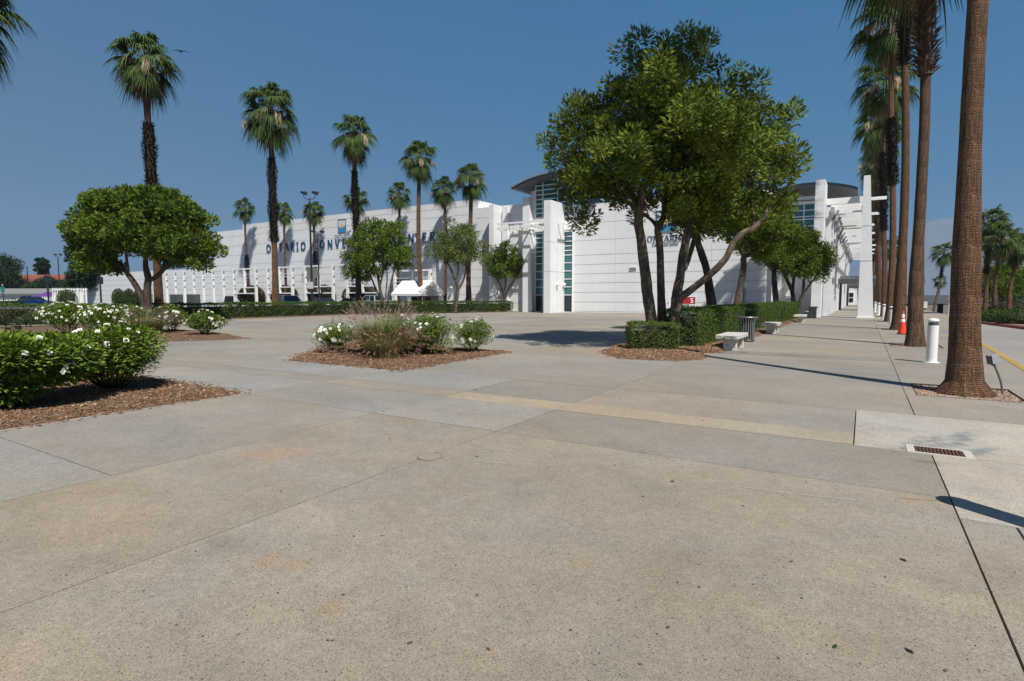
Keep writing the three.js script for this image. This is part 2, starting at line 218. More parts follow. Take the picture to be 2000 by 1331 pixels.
// promenade column and the two narrower columns beside it
slab(-3.55, .63, 6, -5.4, TAN); slab(-3.55, .63, -5.4, -6.88, GREY); slab(-3.55, -.03, -6.88, -7.45, BAND, 'paving_band'); slab(-3.55, -.03, -7.45, -9.05, TAN2);
slab(-5.5, -3.55, 6, -5.4, TAN); slab(-5.5, -3.55, -5.4, -6.88, BLUE); slab(-8.4, -5.5, 6, -2.28, BLUE); slab(-8.4, -5.5, -2.28, -5.4, TAN2); slab(-8.4, -5.5, -5.4, -6.88, BLUE);
for (const [a, b, c] of [[-5.5, -3.55, BAND], [-8.4, -5.5, TAN2], [-13, -8.4, TAN2], [-18, -13, TAN2], [-23, -18, BLUE]]) { slab(a, b, -6.88, -7.45, c, 'paving_band'); slab(a, b, -7.45, -9.05, a < -6 ? BLUE : GREY); }
for (const [a, b] of [[-13, -8.4], [-18, -13], [-23, -18], [-28, -23], [-33, -28], [-38, -33], [-44, -38]]) { slab(a, b, 6, 0, TAN2); slab(a, b, 0, -6.88, a > -14 ? BLUE : TAN2); }
for (const [a, b] of [[-28, -23], [-33, -28], [-38, -33], [-44, -38]]) slab(a, b, -6.88, -9.05, TAN2);
const rows = [-9.05, -13.4, -15.75, -16.1, -17.3, -21.6, -26, -30.3, -34.6, -38.9, -43.2, -47.3, -51.2];
for (const [a, b] of [[-3.55, .63], [-8.4, -3.55], [-13, -8.4], [-18, -13], [-23, -18], [-28, -23], [-33, -28], [-38, -33], [-44, -38]]) for (let i = 0; i < rows.length - 1; i++) {
  const k = h2(i, Math.round(a), 7), t = i === 2 ? BAND : i === 3 && a > -4 ? GREY : i === 0 && a < -5 ? BLUE : k < .3 ? GREY : k < .5 ? BLUE : k < .7 ? BAND : TAN;
  slab(a, b, rows[i], rows[i + 1], i === 2 || i === 3 ? t : [0, 1, 2].map(c => lerp(t[c], TAN2[c], .45)), i === 2 ? 'paving_band' : 'paving_slab', a > -4 ? .006 : .004);
}
for (let z = -51.2; z > -130; z -= 8.8) slab(-3.55, .63, z, z - 8.8, TAN2);
// strip beside the kerb, with gravel tree pits
slab(-.03, edgeX, -6.86, -9.05, PALE, 'drain_slab'); slab(.63, edgeX, -4.95, -6.86, PALE, 'drain_slab');
slab(.63, edgeX, 6, -4.95, TAN);
const pits = []; for (let k = 0; k < 12; k++) pits.push(-11.65 - 10.45 * k);
{
  let z = -9.05;
  pits.forEach((pz, k) => {
    slab(.63, edgeX, z, pz + .73, k % 3 ? TAN : TAN2); slab(.63, .77, pz + .73, pz - .73, TAN2, 'paving_strip', .003); slab(2.12, edgeX, pz + .73, pz - .73, TAN2);
    z = pz - .73;
  });
  slab(.63, edgeX, z, -140, TAN2);
}
{ // steel-edged gravel pits, one for each palm
  const R = rng(5), stone = new THREE.IcosahedronGeometry(.011, 0), mStone = M(1, 1, 1, { roughness: .9 });
  pits.forEach((pz, k) => {
    const o = struct('tree_pit', gridGeo(ramp(.775, 2.115, 14), ramp(pz + .725, pz - .725, 14), (x, z) => -.05 + fbm(x * 5, z * 5, 61) * .02, (x, z) => { const m = .8 + .5 * fbm(x * 16, z * 16, 62); return [.26 * m, .185 * m, .135 * m]; }), mConcrete);
    for (const [a, b, c, d] of [[.77, 2.12, pz + .725, pz + .73], [.77, 2.12, pz - .73, pz - .725], [.77, .776, pz - .724, pz + .724], [2.114, 2.12, pz - .724, pz + .724]]) part(o, 'steel_edging', span(a, b, -.1, .004, c, d), mBlack);
    if (k < 3) { const n = [5200, 2400, 900][k], I = new THREE.InstancedMesh(stone, mStone, n), m = new THREE.Matrix4(), q = new THREE.Quaternion(), e = new THREE.Euler(), c = lin(1, 1, 1); for (let i = 0; i < n; i++) { const s = .6 + R() * 1.1; m.compose(V(.79 + R() * 1.31, -.032 + R() * .012, pz - .71 + R() * 1.42), q.setFromEuler(e.set(R() * 6, R() * 6, R() * 6)), V(s, s * .7, s)); I.setMatrixAt(i, m); const u = .7 + R() * .9; I.setColorAt(i, R() < .12 ? c.setRGB(.52, .46, .4) : c.setRGB(.28 * u, .19 * u, .135 * u)); } I.name = 'gravel'; I.userData = { kind: 'stuff' }; sh(I); o.add(I); }
  });
}
{ // kerb with worn yellow paint
  const R = ramp(8, -60, 120), pos = [], col = [], uv = [], idx = [], road = [];
  R.forEach((z, j) => { const x = edgeX(z); for (const [dx, y] of [[.002, -.01], [.002, .003], [.08, .004], [.16, .002], [.175, -.012], [.19, -.115]]) { pos.push(x + dx, y - dropAt(x, z) * 0, z); uv.push(dx * 2, z / 3); const w = .75 + .4 * fbm(z * 3, dx * 12, 63); col.push(.62 * w, .40 * w, .105 * w); } if (j) for (let i = 0; i < 5; i++) { const a = (j - 1) * 6 + i; idx.push(a, a + 1, a + 6, a + 1, a + 7, a + 6); } });
  const g = new THREE.BufferGeometry(); g.setAttribute('position', new THREE.Float32BufferAttribute(pos, 3)); g.setAttribute('uv', new THREE.Float32BufferAttribute(uv, 2)); g.setAttribute('color', new THREE.Float32BufferAttribute(col, 3)); g.setIndex(idx); g.computeVertexNormals();
  struct('yellow_kerb', g, mConcrete);
}
// round hole cover flush with the paving, floor drain, slot grooves
{
  const c = part(plaza, 'access_cover', cyl(.115, .115, .012, -3.52, -.006, -4.18, 28), M(.285, .24, .185));
  part(c, 'cover_rim', new THREE.TorusGeometry(.118, .006, 6, 32).rotateX(Math.PI / 2).translate(-3.52, .004, -4.18), M(.2, .16, .12));
  const d = thing('floor_drain', 'rusty brown slotted floor drain set in the pale concrete', 'drain', [.70, 0, -7.0]);
  part(d, 'frame', merge([span(-.27, .27, -.02, .008, .125, .17), span(-.27, .27, -.02, .008, -.17, -.125), span(-.27, -.2, -.02, .008, -.125, .125), span(.2, .27, -.02, .008, -.125, .125)]), M(.5, .46, .4));
  part(d, 'sump', span(-.2, .2, -.004, .0045, -.125, .125), M(.015, .01, .008)); for (let i = 0; i < 13; i++) part(d, 'grate_bar', span(-.194 + i * .03, -.176 + i * .03, .005, .012, -.122, .122), M(.10, .045, .028, { roughness: .95 }));
  for (let i = 0; i < 5; i++) part(plaza, 'slot_groove', span(.93 + i * .055, .945 + i * .055, -.001, .0035, -4.93, -4.2), mBlack);
  part(plaza, 'utility_plate', span(2.35, 3.15, -.002, .005, -31.5, -30.1), M(.2, .24, .29, { roughness: .5 }));
}
// ---- mulch beds
function bed(name, outline, n, cx, cz, seed, hgt = .05, tone = 1) {
  const P = []; const per = outline.map((p, i) => Math.hypot(outline[(i + 1) % outline.length][0] - p[0], outline[(i + 1) % outline.length][1] - p[1])), L = per.reduce((a, b) => a + b, 0), NB = 460;
  outline.forEach((p, i) => { const q = outline[(i + 1) % outline.length], k = Math.max(1, Math.round(NB * per[i] / L)); for (let j = 0; j < k; j++) P.push([lerp(p[0], q[0], j / k), lerp(p[1], q[1], j / k)]); });
  const NR = 58, pos = [], uv = [], col = [], idx = [], K = P.length;
  for (let r = 0; r <= NR; r++) { const t = Math.pow(r / NR, .8); for (let k = 0; k < K; k++) { const wob = t > .97 ? (fbm(k * .7, seed, 71) - .5) * .05 : 0, x = lerp(cx, P[k][0], t + wob), z = lerp(cz, P[k][1], t + wob), e = 1 - t; pos.push(x, .004 + hgt * sstep(0, .12, e) * (.55 + .9 * fbm(x * 1.6, z * 1.6, seed)) + (e > .01 ? (fbm(x * 9, z * 9, seed + 3) - .4) * .035 : -.004), z); uv.push(x / 3, z / 3); const m = tone * (.65 + .75 * fbm(x * 7, z * 7, seed + 5)), b = fbm(x * 1.2, z * 1.2, seed + 7); col.push(.195 * m, lerp(.108, .128, b) * m, lerp(.062, .078, b) * m); } if (r) for (let k = 0; k < K; k++) { const a = (r - 1) * K + k, b = (r - 1) * K + (k + 1) % K; idx.push(a, b, a + K, b, b + K, a + K); } }
  const g = new THREE.BufferGeometry(); g.setAttribute('position', new THREE.Float32BufferAttribute(pos, 3)); g.setAttribute('uv', new THREE.Float32BufferAttribute(uv, 2)); g.setAttribute('color', new THREE.Float32BufferAttribute(col, 3)); g.setIndex(idx); g.computeVertexNormals();
  const o = struct(name, g, mConcrete);
  if (n) { const R = rng(seed), chip = new THREE.BoxGeometry(.05, .006, .014), I = new THREE.InstancedMesh(chip, M(1, 1, 1, { roughness: .95 }), n), m = new THREE.Matrix4(), q = new THREE.Quaternion(), e = new THREE.Euler(), c = lin(1, 1, 1);
    for (let i = 0; i < n; i++) { const k = Math.floor(R() * K), spill = R() < .02, t = spill ? 1.01 + R() * R() * .1 : Math.sqrt(R()) * .992, x = lerp(cx, P[k][0], t), z = lerp(cz, P[k][1], t), ed = 1 - t, y = .008 + hgt * sstep(0, .12, ed) * (.55 + .9 * fbm(x * 1.6, z * 1.6, seed)) + (fbm(x * 9, z * 9, seed + 3) - .4) * .035, s = .5 + R() * .9; m.compose(V(x, spill ? .007 : Math.max(.008, y), z), q.setFromEuler(spill ? e.set(0, R() * 6.3, 0) : e.set((R() - .5) * .9, R() * 6.3, (R() - .5) * .9)), V(s, 1, .6 + R())); I.setMatrixAt(i, m); const u = tone * (.5 + R() * 1.1); I.setColorAt(i, R() < .1 ? c.setRGB(.42 * u, .31 * u, .2 * u) : R() < .3 ? c.setRGB(.10 * u, .06 * u, .04 * u) : c.setRGB(.23 * u, .125 * u, .068 * u)); }
    I.name = 'bark_chips'; I.userData = { kind: 'stuff' }; sh(I); o.add(I); }
  return o;
}
const arc = (cx, cz, r, a0, a1, n) => ramp(a0, a1, n).map(a => [cx + Math.cos(a) * r, cz + Math.sin(a) * r]);
bed('mulch_bed', [[-8.2, -8.84], [-8.36, -13.53], [-14.6, -13.6], [-14.3, -11.9], [-13.5, -10.9], [-12.6, -9.7], [-11.85, -8.84]], 20000, -10.6, -11.1, 201);
bed('mulch_bed', [[-8.46, -5.45], [-8.58, 1.5], [-16, 1.5], [-16, -2.6], [-14.2, -4.6], [-12.6, -5.6]], 30000, -10.6, -2.8, 202);
bed('mulch_bed', [[-19.2, -12.75], [-19.7, -11.4], [-20.7, -10.0], [-21.3, -8.6], [-30.5, -8.3], [-31, -14.6], [-24, -14.2]], 6000, -25, -11.4, 203);
bed('mulch_bed', [[-5.55, -13.85], [-5.1, -13.5], [-4.5, -13.55], [-3.8, -13.75], [-3.35, -14.3], [-3.45, -15.2], [-3.75, -15.9], [-3.3, -16.4], [-3.45, -17.6], [-3.6, -19.2], [-6.6, -19.2], [-6.6, -17], [-6.3, -15]], 14000, -4.7, -15.9, 204, .085, 1.15);
for (let k = 0; k < 4; k++) { const a = -19.15 - k * 6.9, b = a - 6.95; bed('mulch_bed', [[-3.58, a], [-3.46, a - 1.5], [-3.62, a - 3.4], [-3.45, a - 5], [-3.58, b], [-6.6, b], [-6.6, a]], k ? 600 : 3000, -4.6, (a + b) / 2, 207 + k, .07, 1.1); }
bed('mulch_bed', [[-36.6, -14], [-37.2, -24], [-37.0, -36.5], [-32.6, -45], [-30, -50.6], [-33.5, -50.7], [-36.5, -45.5], [-41.4, -37], [-41.4, -14]], 0, -38.5, -32, 205, .06);
bed('mulch_bed', [[-31.5, -6.2], [-31.5, -13.5], [-36.5, -14], [-37.5, -6]], 0, -34.5, -10, 206, .05);
// ---------------------------------------------------------------- plants: builders
function rdir(R) { const z = R() * 2 - 1, a = R() * 6.28318, s = Math.sqrt(1 - z * z); return [Math.cos(a) * s, z, Math.sin(a) * s]; }
function tree(o) {
  if (o.thin) o.limbs = o.limbs.map(l => l.map(p => [p[0], p[1], p[2], p[3] * o.thin]));
  if (o.lobe) o.blobs = o.blobs.map(b => [b[0], b[1], b[2], b[3] * o.lobe, b[4] * (o.lobe + .06), b[5] * o.lobe]);
  if (o.slim) o.blobs = o.blobs.map(b => [b[0] * o.slim, b[1], b[2] * o.slim, b[3] * o.slim, b[4], b[5] * o.slim]);
  const R = rng(o.seed), g = thing('tree', o.label, 'tree', o.pos, 0, o.group), nodes = [];
  o.limbs.forEach((l, i) => {
    part(g, l[0][1] < .6 ? 'trunk' : 'limb', tube(l, o.far ? 7 : 12, o.far ? 3 : 5, o.far ? .15 : .22, o.seed + i), o.bark);
    const cv = new THREE.CatmullRomCurve3(l.map(p => V(p[0], p[1], p[2])), false, 'centripetal'), n = l.length * 3; for (let k = 0; k <= n; k++) { const t = k / n, f = t * (l.length - 1), q = Math.min(l.length - 2, Math.floor(f)), r = lerp(l[q][3], l[q + 1][3], f - q); if (r < .14 * (o.nodeR ?? 1)) { const p = cv.getPoint(t); nodes.push([p.x, p.y, p.z, r]); } }
  });
  // clumps through the crown volume
  const vol = o.blobs.map(b => Math.pow(b[3] * b[4] * b[5], .8)), tot = vol.reduce((a, b) => a + b, 0), cl = []; let tries = 0;
  while (cl.length < o.clumps && tries++ < o.clumps * 30) {
    let u = R() * tot, k = 0; while (u > vol[k] && k < vol.length - 1) u -= vol[k++];
    const b = o.blobs[k], d = rdir(R), t = Math.pow(R(), .42) * (.9 + R() * .2), p = [b[0] + d[0] * b[3] * t, b[1] + d[1] * b[4] * t, b[2] + d[2] * b[5] * t];
    if (cl.some(c => (c[0] - p[0]) ** 2 + (c[1] - p[1]) ** 2 + (c[2] - p[2]) ** 2 < (o.clR * (o.gap ?? .62)) ** 2)) continue; cl.push(p);
  }
  const dn = p => { let m = 1e9, w = null; for (const n of nodes) { const d = (n[0] - p[0]) ** 2 + (n[1] - p[1]) ** 2 * 1.1 + (n[2] - p[2]) ** 2 + (n[1] > p[1] ? .35 : 0); if (d < m) { m = d; w = n; } } return [m, w]; };
  cl.forEach(c => c.d = dn(c)[0]); cl.sort((a, b) => a.d - b.d);
  const tw = [], S = new Soup(cl.length * o.leaves * 4 + 64);
  for (const c of cl) {
    const [, n] = dn(c); if (n) { const m = [lerp(n[0], c[0], .5) + (R() - .5) * .12, lerp(n[1], c[1], .45) + .08 * R(), lerp(n[2], c[2], .5) + (R() - .5) * .12], r0 = Math.min(n[3] * .75, .012 + .02 * Math.sqrt(Math.max(.05, Math.hypot(n[0] - c[0], n[1] - c[1], n[2] - c[2])))) * (o.twig ?? 1), r1 = r0 * .6; tw.push(tube([[n[0], n[1], n[2], r0], [...m, r1 * 1.1], [c[0], c[1], c[2], r1 * .5]], 5, 2)); nodes.push([...m, r1], [c[0], c[1], c[2], r1 * .6]); }
    const rc = o.clR * (.7 + R() * .6), t0 = R(), nl = Math.round(o.leaves * (rc / o.clR) ** 2 * (.8 + R() * .4)), sq = o.flat ?? .8;
    for (let i = 0; i < nl; i++) {
      const d = rdir(R), q = Math.pow(R(), .45), x = c[0] + d[0] * rc * q, y = c[1] + d[1] * rc * q * sq, z = c[2] + d[2] * rc * q, f = clamp(t0 * .6 + R() * .5), v = .75 + R() * .5;
      const L = o.leafL * (.7 + R() * .6);
      S.leaf(x, y, z, d[0] + (R() - .5) * .9, d[1] * .7 + .35 + (R() - .5) * .7 - (o.droop ?? 0), d[2] + (R() - .5) * .9, (R() - .5) * .9 + d[0] * .9, .3 + d[1] * .7 + (R() - .5) * .6, (R() - .5) * .9 + d[2] * .9, L, o.leafW * (.8 + R() * .4), lerp(o.cA[0], o.cB[0], f) * v, lerp(o.cA[1], o.cB[1], f) * v, lerp(o.cA[2], o.cB[2], f) * v);
    }
  }
  if (tw.length) part(g, 'twigs', merge(tw), o.bark).userData = { kind: 'stuff' };
  part(g, 'crown', S.geo(), mLeaf).userData = { kind: 'stuff' };
  return g;
}
// fan palms -------------------------------------------------------
function frondGeo(pitch, seed, s = 1, dead = false) {
  const R = rng(seed), S = new Soup(1200), Lp = (dead ? .55 : .95 + R() * .35) * s, cp = Math.cos(pitch), sp = Math.sin(pitch);
  const c = dead ? [.27, .175, .09] : [.06, .106, .026], pc = dead ? [.22, .15, .08] : [.12, .14, .04];
  // petiole arches down a little
  const pts = []; for (let i = 0; i <= 4; i++) { const t = i / 4; pts.push([Lp * t * cp, Lp * t * sp - .12 * s * t * t, 0, .05 * s * (1.3 - t * .7)]); }
  S.strip(pts, 0, 0, 1, ...pc); S.strip(pts.map(p => [p[0], p[1] + .012, p[2], p[3] * .6]), -sp * .7, cp * .7, .7, ...pc);
  const e = pts[4], n = 30, tilt = pitch - .25, ct = Math.cos(tilt), st = Math.sin(tilt), BL = (.95 + R() * .2) * s, roll = (R() - .5) * 1.7;
  for (let i = 0; i < n; i++) {
    const a = (i / (n - 1) - .5) * 3.5 + (R() - .5) * .06, L = BL * (.72 + .28 * Math.cos(a)) * (.88 + R() * .2), w = .105 * s;
    let ux = Math.cos(a), uz = Math.sin(a), lift = Math.abs(Math.sin(a)) * .32; // fan plane: folded up at the sides
    const dx = ux * ct - lift * st, dy = ux * st + lift * ct + uz * Math.sin(roll) * .6, dz = uz;
    const dr = (dead ? 1.4 : 1.0 + R() * .9), P = []; for (const t of [.02, .3, .58, .8, 1]) { const k = Math.max(0, t - .3); P.push([e[0] + dx * L * t, e[1] + dy * L * t - dr * k * k * L * 1.15, e[2] + dz * L * t, w * (t < .1 ? .35 : t < .5 ? 1 : t < .7 ? .75 : t < .9 ? .42 : .06)]); }
    let sx = -Math.sin(a) * ct, sy = -Math.sin(a) * st + (i % 2 ? .55 : -.55), sz = Math.cos(a); const m = Math.hypot(sx, sy, sz), v = .7 + R() * .6, y = R() < .08 && !dead ? 1 : 0;
    S.strip(P, sx / m, sy / m, sz / m, c[0] * v * (y ? 2.2 : 1), c[1] * v * (y ? 1.4 : 1), c[2] * v);
  }
  return S.geo();
}
const pitches = [1.25, .95, .65, .35, .05, -.25, -.6, -.95];
const fronds = pitches.map((p, i) => [frondGeo(p, 300 + i), frondGeo(p, 340 + i), frondGeo(p, 380 + i)]);
const deadFronds = [frondGeo(-1.15, 420, .9, true), frondGeo(-1.3, 421, .85, true)];
function flowerStalk(seed) { const R = rng(seed), S = new Soup(1500), pts = []; for (let i = 0; i <= 6; i++) { const t = i / 6; pts.push([2.1 * t, .75 * t - 1.5 * t * t, (R() - .5) * .04, .035 * (1.1 - t)]); } S.strip(pts, 0, 0, 1, .2, .16, .08); S.strip(pts, 0, 1, 0, .2, .16, .08);
  for (let k = 0; k < 120; k++) { const t = .4 + R() * .6, x = 2.1 * t + (R() - .5) * .3, y = .75 * t - 1.5 * t * t, z = (R() - .5) * .4, L = .3 + R() * .55, v = .7 + R() * .6; S.strip([[x, y, z, .04], [x + (R() - .5) * .2, y - L * .5, z + (R() - .5) * .15, .065], [x + (R() - .5) * .25, y - L, z + (R() - .5) * .2, .02]], R() - .5, 0, R() - .5 || .3, .55 * v, .42 * v, .29 * v); } return S.geo(); }
const stalks = [flowerStalk(431), flowerStalk(432)];
function palm(o) {
  const R = rng(o.seed), g = thing('palm_tree', o.label, 'palm tree', o.pos, 0, o.group), h = o.h - 2.2 * (o.cs ?? 1), r0 = o.r0, r1 = o.r1 ?? r0 * .55, lx = o.lean?.[0] ?? 0, lz = o.lean?.[1] ?? 0;
  const at = y => { const t = y / h; return [lx * t + .12 * Math.sin(t * 5 + o.seed), lz * t + .1 * Math.sin(t * 4 + o.seed * 2)]; };
  const off = at(0), P = [[0, o.flare ?? 1.45], [.06, (o.flare ?? 1.45) * .93], [.25, 1.26], [.55, 1.12], [1, 1.02], [2.2, .95]]; for (let i = 1; i <= 10; i++) P.push([2.2 + (h - 2.2) * i / 10, 0]);
  const pts = P.map(([y, k], i) => { const a = at(y), t = y / h; return [a[0] - off[0], y, a[1] - off[1], k ? r0 * k : lerp(r0 * .95, r1, Math.pow(t, .5))]; });
  part(g, 'trunk', tube(pts, o.seg ?? 16, o.sub ?? 4, o.big ? .05 : .06, o.seed), o.mat ?? mPalm);
  if (o.big) { const S = new Soup(800); for (let i = 0; i < 150; i++) { const a = R() * 6.283, rr = r0 * 1.4 * (.97 + R() * .06), v = .5 + R() * .7; S.leaf(Math.cos(a) * rr, .01 + R() * .07, Math.sin(a) * rr, Math.cos(a) * .7, -.5 - R() * .5, Math.sin(a) * .7, Math.cos(a), .5, Math.sin(a), .06 + R() * .05, .022, .16 * v, .11 * v, .07 * v); } part(g, 'root_fibres', S.geo(), mDryLeaf).userData = { kind: 'stuff' }; }
  const topx = pts[pts.length - 1][0], topz = pts[pts.length - 1][2];
  for (const bt of o.boots ?? []) { // rough zone of cut leaf bases
    const S = new Soup(6000), [y0, y1, kk, bc] = bt, c = bc ? [.12, .08, .055] : [.032, .025, .02];
    for (let y = y0; y < y1; y += .13) { const n = 11, a0 = R() * 6.28, q = at(y), t = y / h, rr = lerp(r0 * .95, r1, Math.pow(t, .5)) * kk * (.9 + .2 * Math.sin(y * 2.3)); for (let i = 0; i < n; i++) { const a = a0 + i / n * 6.283 + (R() - .5) * .3, ca = Math.cos(a), sa = Math.sin(a), v = .5 + R() * .9, L = .2 + R() * .2; S.leaf(q[0] - off[0] + ca * rr * .85, y, q[1] - off[1] + sa * rr * .85, ca * (.6 + R() * .9), 1, sa * (.6 + R() * .9), ca, -.3, sa, L, .14, c[0] * v, c[1] * v, c[2] * v, -.3); } }
    part(g, 'leaf_bases', merge2([tube(pts.filter(p => 1).map(p => p).length ? ramp(y0, y1, 8).map(y => { const q = at(y); return [q[0] - off[0], y, q[1] - off[1], lerp(r0 * .95, r1, Math.pow(y / h, .5)) * (kk * .86)]; }) : [], 10, 2, .12, o.seed + 2)], S.geo(), c), mDryLeaf);
  }
  const cs = o.cs ?? 1, nf = o.nf ?? 42, add = (geo, name, m, yaw, y, sc) => { const f = part(g, name, geo, m); f.position.set(topx, y, topz); f.rotation.set((R() - .5) * .25, yaw, (R() - .5) * .2); f.scale.setScalar(sc); return f; };
  const list = []; for (let i = 0; i < nf; i++) { const t = i / nf, k = clamp(Math.floor(t * 8 + (R() - .5) * 2), 0, 7); list.push([fronds[k][i % 3], 'frond', mLeaf, i * 2.39996 + R() * .5, h + .55 * cs * (1 - t) - .05 + (R() - .5) * .25, cs * (.92 + R() * .32)]); }
  const nd = o.dead ?? 7; for (let i = 0; i < nd; i++) list.push([deadFronds[i % 2], 'dead_frond', mDryLeaf, i / nd * 6.28 + R(), h - .25 * cs - R() * .4, cs * (.8 + R() * .3)]);
  const nsx = o.stalks ?? 3; for (let i = 0; i < nsx; i++) list.push([stalks[i % 2], 'flower_stalk', mDryLeaf, (o.stalkYaw ?? 3.4) + (i - nsx / 2) * .9 + R() * .4, h + .2, cs * (.75 + R() * .35)]);
  if (!o.merged) for (const a of list) add(...a);
  else { const gs = list.map(([geo, , , yaw, y, sc]) => { const q = geo.clone(); q.scale(sc, sc, sc).rotateX((R() - .5) * .25).rotateY(yaw).translate(topx, y, topz); return q; }); part(g, 'crown', mergeGeometries(gs, false), mLeaf); }
  part(g, 'crown_shaft', tube([[topx, h - .5, topz, r1 * 1.15], [topx, h + .2, topz, r1 * 1.3], [topx, h + .9 * cs, topz, r1 * .3]], 8, 2), o.boots?.length ? mBootBrown : mPalmTan);
  return g;
}
// tube geometry given one colour, joined with a coloured soup
function merge2(tubes, soup, c) { const gs = tubes.map(t => { t = t.clone(); t.deleteAttribute('uv'); const n = t.attributes.position.count, a = new Float32Array(n * 3); for (let i = 0; i < n; i++) { a[i * 3] = c[0]; a[i * 3 + 1] = c[1]; a[i * 3 + 2] = c[2]; } t.setAttribute('color', new THREE.BufferAttribute(a, 3)); return t; }); return mergeGeometries([...gs, soup], false); }
// rose shrubs -----------------------------------------------------
const roseGeo = (() => { const S = new Soup(400), R = rng(9); for (const [n, r, up, L] of [[6, .006, .35, .042], [5, .004, .75, .036], [4, .002, 1.3, .03]]) for (let i = 0; i < n; i++) { const a = i / n * 6.283 + R(), v = .92 + R() * .08; S.leaf(Math.cos(a) * r, .004, Math.sin(a) * r, Math.cos(a), up, Math.sin(a), -Math.cos(a) * up, 1, -Math.sin(a) * up, L, L * 1.05, .80 * v, .80 * v, .72 * v, .25); } return S.geo(); })();
const mPetal = leafM({ roughness: .7 }), mCane = barkMat(.10, .075, .05), mGreenCane = M(.09, .10, .035);
function rose(o) {
  const R = rng(o.seed), g = thing('rose_shrub', o.label, 'shrub', o.pos, 0, o.group), S = new Soup(o.leaves * 4 + 64), canes = [], [rx, ry, rz] = o.r, cy = o.cy, lobes = [];
  for (let i = 0; i < 9; i++) { const d = rdir(R); lobes.push([d[0] * rx * .6, cy + d[1] * ry * .5, d[2] * rz * .6, .44 + R() * .26]); } lobes.push([0, cy, 0, .8], [0, cy - ry * .35, 0, .72]);
  const nC = o.canes ?? 14, tips = [];
  for (let i = 0; i < nC; i++) { const a = i / nC * 6.283 + R() * .5, k = .45 + R() * .5, tx = Math.cos(a) * rx * k, tz = Math.sin(a) * rz * k, ty = cy + (R() - .1) * ry * .7; canes.push(tube([[Math.cos(a) * rx * .12, 0, Math.sin(a) * rz * .12, .013], [tx * .45 + (R() - .5) * .08, ty * .38, tz * .45 + (R() - .5) * .08, .010], [tx * .75 + (R() - .5) * .1, ty * .75, tz * .75 + (R() - .5) * .1, .007], [tx, ty, tz, .004]], 5, 2)); if (R() < .6) { const b = a + (R() - .5) * 1.6; canes.push(tube([[tx * .5, ty * .45, tz * .5, .008], [tx * .5 + Math.cos(b) * rx * .25, ty * .75, tz * .5 + Math.sin(b) * rz * .25, .006], [tx * .5 + Math.cos(b) * rx * .4, ty * .95, tz * .5 + Math.sin(b) * rz * .4, .004]], 4, 2)); } }
  part(g, 'canes', merge(canes), mCane).userData = { kind: 'stuff' };
  const shell = (b) => { const d = rdir(R), q = Math.pow(R(), .3); return [lobes[b][0] + d[0] * rx * lobes[b][3] * q, lobes[b][1] + d[1] * ry * lobes[b][3] * q, lobes[b][2] + d[2] * rz * lobes[b][3] * q, d]; };
  const L0 = o.leafL ?? .05;
  for (let i = 0; i < o.leaves; i++) { const p = shell(Math.floor(R() * lobes.length)), d = p[3]; if (p[1] < cy - ry * 1.05) continue; const y = R() < .25, v = .7 + R() * .6, f = R(); S.leaf(p[0], p[1], p[2], d[0] + (R() - .5), d[1] * .5 + (R() - .45) * .7, d[2] + (R() - .5), d[0] * .5 + (R() - .5) * .9, .7 + R() * .4, d[2] * .5 + (R() - .5) * .9, L0 * (.7 + R() * .6), L0 * (.5 + R() * .2), lerp(.09, .21, f) * v, lerp(.165, .29, f) * v, lerp(.016, .03, f) * v); }
  // upright young shoots
  const sh2 = []; for (let i = 0; i < (o.shoots ?? 5); i++) { const a = R() * 6.283, k = R() * .75, x = Math.cos(a) * rx * k, z = Math.sin(a) * rz * k, y0 = cy + ry * .75, H2 = (.08 + R() * .16) * (o.sk ?? 1), dx = (R() - .5) * .15, dz = (R() - .5) * .15; sh2.push(tube([[x, y0 - .1, z, .006], [x + dx * .5, y0 + H2 * .5, z + dz * .5, .005], [x + dx, y0 + H2, z + dz, .003]], 4, 2)); for (let j = 0; j < 12; j++) { const t = R(), b = R() * 6.28, v = .8 + R() * .5; S.leaf(x + dx * t, y0 + H2 * t, z + dz * t, Math.cos(b), .3, Math.sin(b), 0, 1, 0, L0 * .85, L0 * .45, .1 * v, .135 * v, .035 * v); } } if (sh2.length) part(g, 'young_shoots', merge(sh2), mGreenCane).userData = { kind: 'stuff' };
  part(g, 'foliage', S.geo(), mLeaf).userData = { kind: 'stuff' };
  for (let i = 0; i < o.flowers; i++) { let p, k = 0; do { p = shell(Math.floor(R() * lobes.length)); const d = Math.hypot(p[0] / rx, (p[1] - cy) / ry, p[2] / rz); k++; if (d > .86 && p[1] > cy - ry * .45) break; } while (k < 60); const f = part(g, 'flower', roseGeo, mPetal), d = V(p[0] / rx, (p[1] - cy) / ry + .35, p[2] / rz).normalize(); f.position.set(p[0] + d.x * .07, p[1] + d.y * .06, p[2] + d.z * .07); f.quaternion.setFromUnitVectors(V(0, 1, 0), d); f.scale.setScalar((.85 + R() * .45) * (o.fs ?? 1)); }
  return g;
}
